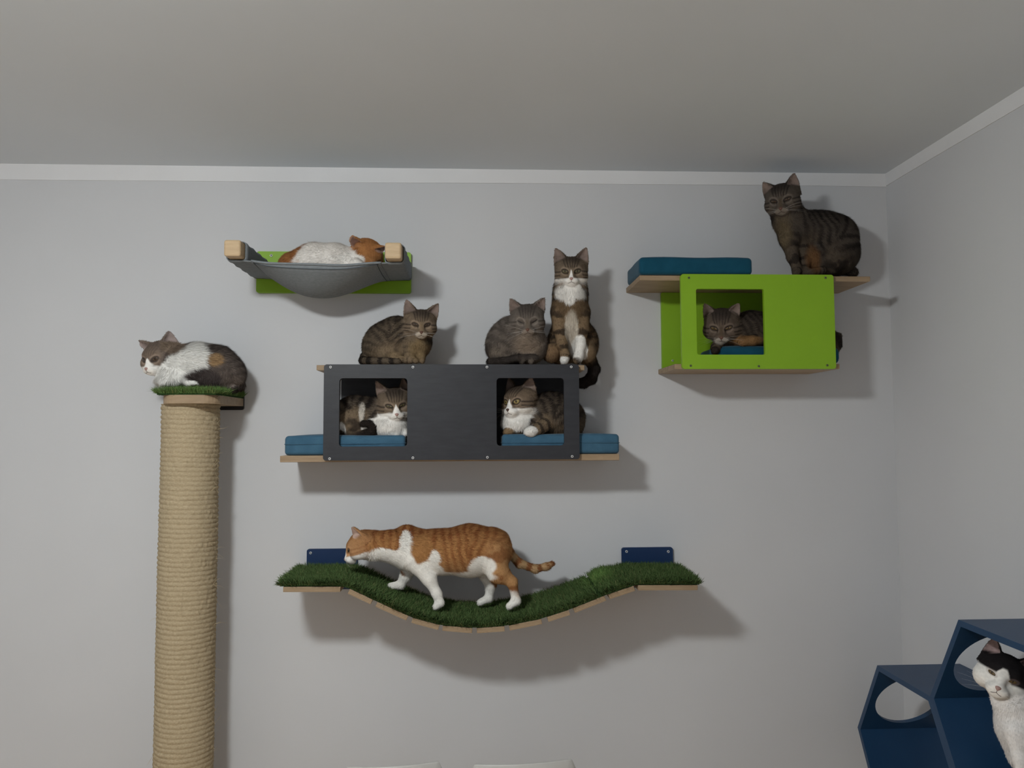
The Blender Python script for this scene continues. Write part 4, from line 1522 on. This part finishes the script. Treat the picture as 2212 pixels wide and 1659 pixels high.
# 4 tabby and white cat in the left opening
c = Cat('white-chested tabby in the charcoal box opening beside the black tail tip', 0.13)
c.head((855, 876.5, 0.175), 1.0, 4, -12, -5, eyes=('olive', 5.6, 13.0), nose='pink', face='tabby_white', ears={'l': ((-21, -8, 19), (-38, -6, 52), (-0.5, 0.85, 0.1), 16), 'r': ((21, -8, 19), (22, -6, 54), (0.5, 0.85, 0.1), 15)})
c.chain('torso', [(846, 915, 0.15, 32), (808, 905, 0.13, 43), (768, 902, 0.12, 45), (745, 908, 0.12, 42)], 0.022)
c.el('torso', (842, 922, 0.175), (38, 34, 24), 0.02)
c.rc('neck', (848, 910, 0.15), (854, 888, 0.165), 30, 28, 0.02)
c.el('leg_thigh', (768, 912, 0.185), (34, 20, 30), 0.014)
c.chain('leg_front', [(838, 925, 0.19, 14), (856, 937, 0.205, 8)], 0.012)
c.chain('leg_front', [(858, 925, 0.18, 13), (876, 936, 0.195, 8)], 0.012)
c.chain('tail', [(740, 934, 0.18, 9), (775, 938, 0.20, 9), (803, 934, 0.212, 8.5), (806, 925, 0.214, 8), (797, 915.5, 0.216, 7.5), (786, 915.5, 0.217, 7)], 0.004)
c.spine = [(850, 880, 0.12), (808, 862, 0.12), (768, 860, 0.11), (735, 880, 0.11), (725, 920, 0.11)]
c.blob((848, 914, 0.19), (37, 60, 34), WHITE, 0.22)
c.blob((830, 922, 0.19), (42, 60, 22), WHITE, 0.22)
c.blob((782, 891, 0.20), (6, 30, 22), (0.55, 0.50, 0.44), 0.6)
c.blob((790, 925, 0.20), (10, 26, 8), WHITE, 0.4)
c.blob((737, 926, 0.20), (10, 26, 14), WHITE, 0.4)
c.build(coat(lam=0.034, apex=5, apexw=0.8, flare=0.42, low=-14, base=(0.105, 0.082, 0.062), tailrings=2, tailstripe=1.0, tailbase=(0.018, 0.014, 0.013)), seed=4)

# 5 tabby and white kitten-faced cat in the right opening
c = Cat('white-chested tabby looking aside in the charcoal box opening below the tall cat', 0.13)
c.head((1104, 868, 0.185), 1.02, -36, -3, -3, eyes=('gold', 9.6, 12.5), nose='dark', face='tabby_white', lookx=-0.6, pupil=0.55, ears={'l': ((-21, -8, 19), (-29, -8, 54), (-0.1, 0.95, 0.1), 17), 'r': ((20, -8, 20), (31, -10, 50), (0.75, 0.7, 0.0), 18.5)})
c.chain('torso', [(1118, 908, 0.165, 32), (1150, 902, 0.14, 43), (1190, 896, 0.125, 47), (1222, 903, 0.12, 42)], 0.022)
c.el('torso', (1205, 905, 0.14), (44, 50, 34), 0.02)
c.rc('neck', (1120, 905, 0.165), (1122, 880, 0.175), 33, 31, 0.02)
c.el('torso', (1116, 915, 0.19), (33, 26, 20), 0.018)
c.chain('leg_front', [(1180, 915, 0.20, 18), (1165, 926, 0.222, 12.5), (1148, 932, 0.238, 11), (1141, 933, 0.243, 9.5)], 0.010)
c.chain('leg_tan', [(1118, 925, 0.19, 14), (1100, 932, 0.215, 9), (1095, 933, 0.222, 8)], 0.010)
c.chain('tail', [(1238, 905, 0.10, 13), (1247, 900, 0.10, 12), (1248, 920, 0.11, 11), (1244, 935, 0.13, 9)], 0.012)
c.spine = [(1120, 870, 0.12), (1150, 855, 0.12), (1190, 848, 0.11), (1225, 865, 0.11), (1245, 905, 0.11)]
c.blob((1113, 907, 0.205), (35, 60, 24), WHITE, 0.25)
c.blob((1112, 920, 0.205), (38, 60, 10), WHITE, 0.3)
c.blob((1145, 932, 0.243), (17, 26, 13), WHITE, 0.25)
c.blob((1096, 932, 0.222), (18, 20, 9), (0.24, 0.165, 0.095), 0.4)
c.build(coat(lam=0.030, apex=6, apexw=0.6, flare=0.40, low=-12, base=(0.098, 0.075, 0.056), headbase=(0.155, 0.112, 0.078), tailrings=2, tailstripe=0.7), seed=5, fur_len=1.2)

# 6 big dark tabby on the green box
c = Cat('large dark tabby sitting on top of the green cat box near the corner', 0.13)
c.head((1686, 432.5, 0.20), 1.04, -7, -4, -5, eyes=('dark', 5.2, 13.5), nose='brick', ears={'l': ((-22, -8, 18), (-37, -6, 44), (-0.4, 0.9, 0.1), 17), 'r': ((21, -8, 19), (30, -8, 51), (0.5, 0.8, 0.1), 17.5)})
c.chain('torso', [(1704, 474, 0.175, 34), (1726, 496, 0.155, 41), (1765, 508, 0.13, 52), (1792, 520, 0.125, 58), (1802, 545, 0.12, 50)], 0.025)
c.el('torso', (1800, 552, 0.12), (52, 55, 43), 0.022)
c.el('torso', (1708, 508, 0.18), (27, 28, 34), 0.02)
c.rc('neck', (1705, 472, 0.175), (1692, 442, 0.19), 35, 32, 0.02)
c.el('leg_thigh', (1790, 560, 0.175), (40, 24, 34), 0.014)
c.chain('leg_front', [(1704, 520, 0.195, 19), (1712, 555, 0.21, 12), (1722, 583, 0.218, 9.5), (1720, 589, 0.23, 9)], 0.012)
c.chain('leg_front', [(1730, 530, 0.18, 18), (1737, 565, 0.195, 11), (1738, 588, 0.215, 10)], 0.012)
c.chain('leg_hind', [(1775, 585, 0.205, 10), (1752, 588, 0.225, 8.5)], 0.01)
c.spine = [(1700, 450, 0.12), (1740, 458, 0.11), (1790, 462, 0.10), (1835, 500, 0.10), (1845, 560, 0.10)]
c.chain('tail', [(1832, 578, 0.09, 12), (1843, 588, 0.06, 9), (1825, 588, 0.04, 8)], 0.01)
c.el('torso', (1757, 556, 0.165), (30, 30, 38), 0.016)
c.blob((1690, 500, 0.225), (20, 40, 34), (0.13, 0.098, 0.060), 1.0)
c.blob((1757, 564, 0.215), (16, 30, 32), (0.15, 0.078, 0.036), 0.9)
c.build(coat(base=(0.066, 0.054, 0.045), dark=(0.015, 0.012, 0.011), warm=(0.09, 0.066, 0.044), muz=0.5, muzzle=(0.28, 0.24, 0.20), lam=0.026, legrings=18, slant=1.2, headbase=(0.088, 0.071, 0.058)), seed=6, fur_len=1.1)

# 7 dark tabby inside the green box
c = Cat('dark tabby lying inside the green cat box, looking out of its opening', 0.13)
c.head((1558, 709, 0.18), 1.08, -2, -14, 0, eyes=('amber', 6.0, 13.5), nose='brick', ears={'l': ((-21, -8, 19), (-34, -4, 47), (-0.3, 0.9, 0.1), 15.5), 'r': ((21, -8, 19), (36, -4, 44), (0.3, 0.9, 0.1), 15.5)})
c.chain('torso', [(1585, 722, 0.15, 34), (1622, 715, 0.125, 42), (1690, 722, 0.12, 46), (1752, 733, 0.12, 42), (1778, 742, 0.125, 36)], 0.022)
c.rc('neck', (1585, 722, 0.15), (1566, 712, 0.165), 34, 33, 0.02)
c.el('leg_thigh', (1762, 745, 0.14), (38, 40, 30), 0.014)
c.chain('leg_orange', [(1650, 732, 0.19, 15), (1625, 736, 0.205, 11), (1603, 739, 0.212, 10)], 0.010)
c.chain('leg_front', [(1560, 735, 0.16, 15), (1548, 750, 0.20, 11), (1545, 758, 0.228, 9)], 0.012)
c.chain('tail', [(1795, 745, 0.12, 12), (1806, 730, 0.12, 11), (1810, 745, 0.13, 9)], 0.01)
c.spine = [(1570, 690, 0.12), (1622, 675, 0.11), (1690, 677, 0.11), (1750, 692, 0.11), (1790, 730, 0.11)]
c.blob((1612, 737, 0.215), (34, 26, 13), (0.23, 0.125, 0.055), 0.5)
c.build(coat(base=(0.070, 0.054, 0.043), dark=(0.016, 0.013, 0.012), warm=(0.10, 0.07, 0.045), muz=0.75, muzzle=(0.40, 0.36, 0.32), lam=0.024, headbase=(0.105, 0.078, 0.060)), seed=7)

# 8 calico crouching on the post
c = Cat('white, brown and grey long-haired cat crouching on the scratching post', 0.17)
c.head((323, 777, 0.20), 1.04, -42, -12, -6, eyes=('dark', 8.0, 11.5), nose='pink', face='tabby_white', ears={'l': ((-21, -8, 17), (-62, -8, 40), (-0.1, 0.95, -0.3), 14), 'r': ((20, -12, 18), (20, -20, 52), (0.9, 0.45, 0.0), 21)})
c.chain('torso', [(383, 785, 0.19, 36), (425, 790, 0.17, 48), (468, 795, 0.155, 46), (492, 805, 0.15, 36)], 0.022)
c.el('torso', (478, 808, 0.15), (44, 46, 32), 0.02)
c.el('torso', (376, 808, 0.195), (33, 36, 26), 0.018)
c.rc('neck', (385, 780, 0.185), (362, 766, 0.19), 32, 27, 0.02)
c.el('leg_thigh', (455, 815, 0.20), (40, 20, 22), 0.012)
c.chain('leg_front', [(372, 815, 0.225, 14), (352, 826, 0.255, 8)], 0.012)
c.chain('leg_front', [(395, 815, 0.23, 14), (408, 827, 0.26, 7.5), (420, 828, 0.262, 6)], 0.012)
c.el('torso', (372, 822, 0.20), (34, 40, 14), 0.012)
c.chain('leg_hind', [(500, 815, 0.14, 14), (508, 835, 0.12, 9), (496, 838, 0.15, 8)], 0.012)
c.chain('tail', [(505, 815, 0.12, 14), (516, 832, 0.13, 11), (506, 840, 0.17, 8)], 0.01)
c.spine = [(365, 745, 0.16), (425, 740, 0.15), (470, 748, 0.14), (505, 775, 0.13), (518, 815, 0.13)]
W2 = (0.80, 0.78, 0.74)
c.blob((417, 780, 0.21), (34, 140, 50), W2, 0.22)
c.blob((376, 814, 0.21), (52, 140, 34), W2, 0.22)
c.blob((390, 790, 0.21), (26, 140, 24), W2, 0.3)
c.blob((382, 748, 0.19), (26, 90, 20), (0.17, 0.125, 0.092), 0.5)
c.blob((438, 818, 0.235), (40, 34, 22), (0.055, 0.043, 0.040), 0.4)
c.blob((460, 776, 0.235), (14, 30, 14), (0.33, 0.21, 0.11), 0.4)
c.blob((412, 827, 0.262), (17, 26, 5), W2, 0.4)
c.blob((499, 836, 0.16), (13, 30, 10), (0.42, 0.36, 0.33), 0.6)
c.build(coat(base=(0.135, 0.107, 0.092), dark=(0.042, 0.033, 0.031), warm=(0.15, 0.115, 0.095), stripe=0.65, dorsal=0.6, headbase=(0.175, 0.130, 0.10), headstripe=0.55, apex=4, apexw=1.5, flare=0.5, low=-11, ear=(0.34, 0.27, 0.25), lam=0.022), seed=8, fur_len=1.5)

# 9 ginger and white cat asleep in the hammock
c = Cat('ginger and white cat asleep in the grey denim hammock', 0.20)
c.head((795, 551, 0.19), 0.98, 22, -28, 8, mode='center', eyes=('dark', 1.6, 11.5), nose='pink', face='ginger', whisk=False, ears={'l': ((-23, -6, 16), (-68, 6, 44), (-0.1, 0.9, -0.4), 15), 'r': ((9, 8, 19), (25, 22, 38), (0.3, 0.9, -0.2), 18)})
c.chain('torso', [(765, 575, 0.20, 34), (725, 570, 0.20, 42), (680, 571, 0.20, 44), (638, 581, 0.20, 38)], 0.022)
c.rc('neck', (765, 572, 0.20), (785, 560, 0.195), 32, 30, 0.02)
c.chain('leg_front', [(752, 575, 0.24, 14), (768, 572, 0.255, 12), (785, 578, 0.26, 10)], 0.012)
c.chain('tail', [(620, 590, 0.20, 12), (640, 600, 0.24, 10), (680, 604, 0.26, 8)], 0.01)
c.spine = [(780, 545, 0.17), (725, 528, 0.17), (680, 527, 0.17), (630, 550, 0.17)]
G1, G2 = (0.36, 0.155, 0.055), (0.20, 0.072, 0.026)
c.blob((710, 565, 0.21), (66, 200, 52), (0.82, 0.77, 0.72), 0.18)
c.blob((758, 565, 0.25), (28, 60, 18), (0.82, 0.78, 0.73), 0.3)
c.blob((680, 524, 0.19), (22, 50, 6), (0.20, 0.085, 0.045), 0.5)
c.blob((645, 534, 0.19), (10, 40, 5), (0.22, 0.09, 0.05), 0.5)
c.build(coat(base=G1, dark=G2, warm=(0.44, 0.25, 0.12), headbase=(0.37, 0.165, 0.06), headstripe=0.45, stripe=0.6, dorsal=0.4, apex=2, apexw=0.5, flare=0.4, low=-14, eyeline=0.1, ear=(0.46, 0.30, 0.25), muz=0.9), seed=9)

# 10 ginger and white cat walking over the bridge
c = Cat('ginger and white cat walking over the turf bridge', 0.19)
c.head((779, 1180, 0.195), 0.92, -92, -18, 2, mode='center', eyes=('dark', 7.5, 11.5), nose='pink', face='ginger', ears={'l': ((-21, -6, 19), (-30, 4, 50), (-0.3, 0.9, 0.1), 17), 'r': ((21, -6, 19), (31, 6, 51), (0.6, 0.75, 0.1), 18)})
c.chain('torso', [(800, 1178, 0.195, 28), (845, 1180, 0.19, 32), (885, 1186, 0.19, 43), (950, 1192, 0.19, 46), (1015, 1189, 0.19, 54), (1055, 1189, 0.19, 49)], 0.02)
c.el('torso', (878, 1160, 0.19), (26, 22, 26), 0.014)
c.el('torso', (1065, 1185, 0.19), (34, 38, 40), 0.02)
c.rc('neck', (805, 1178, 0.195), (785, 1176, 0.195), 29, 28, 0.02)
c.chain('leg_front', [(898, 1206, 0.225, 29), (926, 1248, 0.238, 15), (944, 1283, 0.242, 9.5), (950, 1302, 0.244, 8), (942, 1310, 0.248, 7.2)], 0.014)
c.blob((858, 1256, 0.147), (30, 24, 24), (0.82, 0.79, 0.74), 0.2)
c.chain('leg_far', [(890, 1215, 0.155, 24), (877, 1243, 0.148, 12.5), (866, 1263, 0.145, 8.5), (845, 1266, 0.145, 7.5)], 0.012)
c.chain('leg_hind', [(1062, 1198, 0.22, 37), (1076, 1236, 0.238, 23), (1106, 1257, 0.242, 10.5), (1115, 1298, 0.242, 8.5), (1101, 1309, 0.246, 8)], 0.014)
c.chain('leg_far', [(1048, 1225, 0.155, 26), (1060, 1262, 0.146, 12), (1056, 1292, 0.146, 8), (1038, 1301, 0.146, 7.5)], 0.012)
c.chain('tail', [(1083, 1163, 0.18, 15), (1098, 1192, 0.165, 9.5), (1122, 1217, 0.15, 8.5), (1156, 1229, 0.14, 8), (1180, 1224, 0.135, 7), (1191, 1218.5, 0.13, 6)], 0.012)
c.spine = [(790, 1148, 0.19), (880, 1140, 0.19), (950, 1145, 0.19), (1017, 1134, 0.19), (1075, 1155, 0.19), (1090, 1180, 0.19)]
WO = (0.82, 0.79, 0.74)
c.blob((840, 1208, 0.20), (62, 200, 27), WO, 0.15, wob=0.15)
c.blob((892, 1195, 0.20), (30, 200, 30), WO, 0.2, wob=0.3)
c.blob((877, 1170, 0.22), (13, 200, 26), WO, 0.25)
c.blob((915, 1235, 0.20), (46, 200, 34), WO, 0.18)
c.blob((935, 1285, 0.20), (60, 200, 60), WO, 0.15)
c.blob((937, 1206, 0.25), (13, 60, 18), WO, 0.3)
c.blob((1040, 1222, 0.25), (30, 60, 24), WO, 0.25)
c.blob((1030, 1240, 0.22), (52, 60, 13), WO, 0.3)
c.blob((1046, 1280, 0.14), (26, 60, 40), WO, 0.2)
c.blob((1105, 1305, 0.245), (24, 40, 26), WO, 0.5)
c.blob((908, 1185, 0.262), (22, 40, 30), (0.34, 0.165, 0.062), 0.3)
c.build(coat(base=(0.375, 0.18, 0.068), dark=(0.20, 0.070, 0.025), warm=(0.45, 0.27, 0.13), headbase=(0.40, 0.215, 0.10), headstripe=0.55, lam=0.026, stripe=0.85, dorsal=0.6, belly=0.5, legrings=24, tailrings=40, tailbase=(0.42, 0.27, 0.14), apex=3, apexw=0.5, flare=0.5, low=-11, eyeline=0.5, eyerim=(0.06, 0.03, 0.015), ear=(0.50, 0.36, 0.30), slant=0.2), seed=10, strands=0.9)

# 11 black and white cat in the blue hexagon
c = Cat('black and white cat sitting in the blue hexagon shelf at the frame edge', 0.90)
c.head((2165, 1463, 0.88), 1.42, -2, -6, 20, eyes=('amber', 5.2, 11.5), nose='pink', face='bicolor', ears={'l': ((-21, -8, 19), (-27, -4, 51), (-0.35, 0.9, 0.1), 16), 'r': ((21, -8, 19), (35, -6, 50), (0.35, 0.9, 0.1), 16.5)})
c.chain('torso', [(2195, 1520, 0.90, 42), (2215, 1570, 0.90, 55), (2240, 1620, 0.90, 62)], 0.022)
c.rc('neck', (2195, 1515, 0.90), (2176, 1480, 0.885), 42, 40, 0.02)
c.chain('leg_front', [(2195, 1580, 0.93, 24), (2205, 1635, 0.94, 16), (2212, 1690, 0.95, 13)], 0.014)
c.chain('leg_front', [(2235, 1590, 0.95, 24), (2245, 1640, 0.96, 16), (2250, 1690, 0.97, 13)], 0.014)
c.chain('tail', [(2280, 1660, 0.88, 16), (2310, 1670, 0.90, 14), (2330, 1675, 0.93, 12)], 0.01)
c.el('torso', (2255, 1640, 0.88), (62, 60, 50), 0.02)
c.spine = [(2200, 1500, 0.85), (2230, 1560, 0.85), (2260, 1640, 0.85)]
c.blob((2200, 1580, 0.93), (90, 130, 120), (0.80, 0.77, 0.75), 0.2)
c.build(coat(base=(0.02, 0.016, 0.017), dark=(0.014, 0.012, 0.013), warm=(0.02, 0.016, 0.016), stripe=0.3, eyeline=0.35, ear=(0.36, 0.26, 0.25), eyerim=(0.25, 0.17, 0.15)), seed=11, fur_len=0.6, strands=1.5)
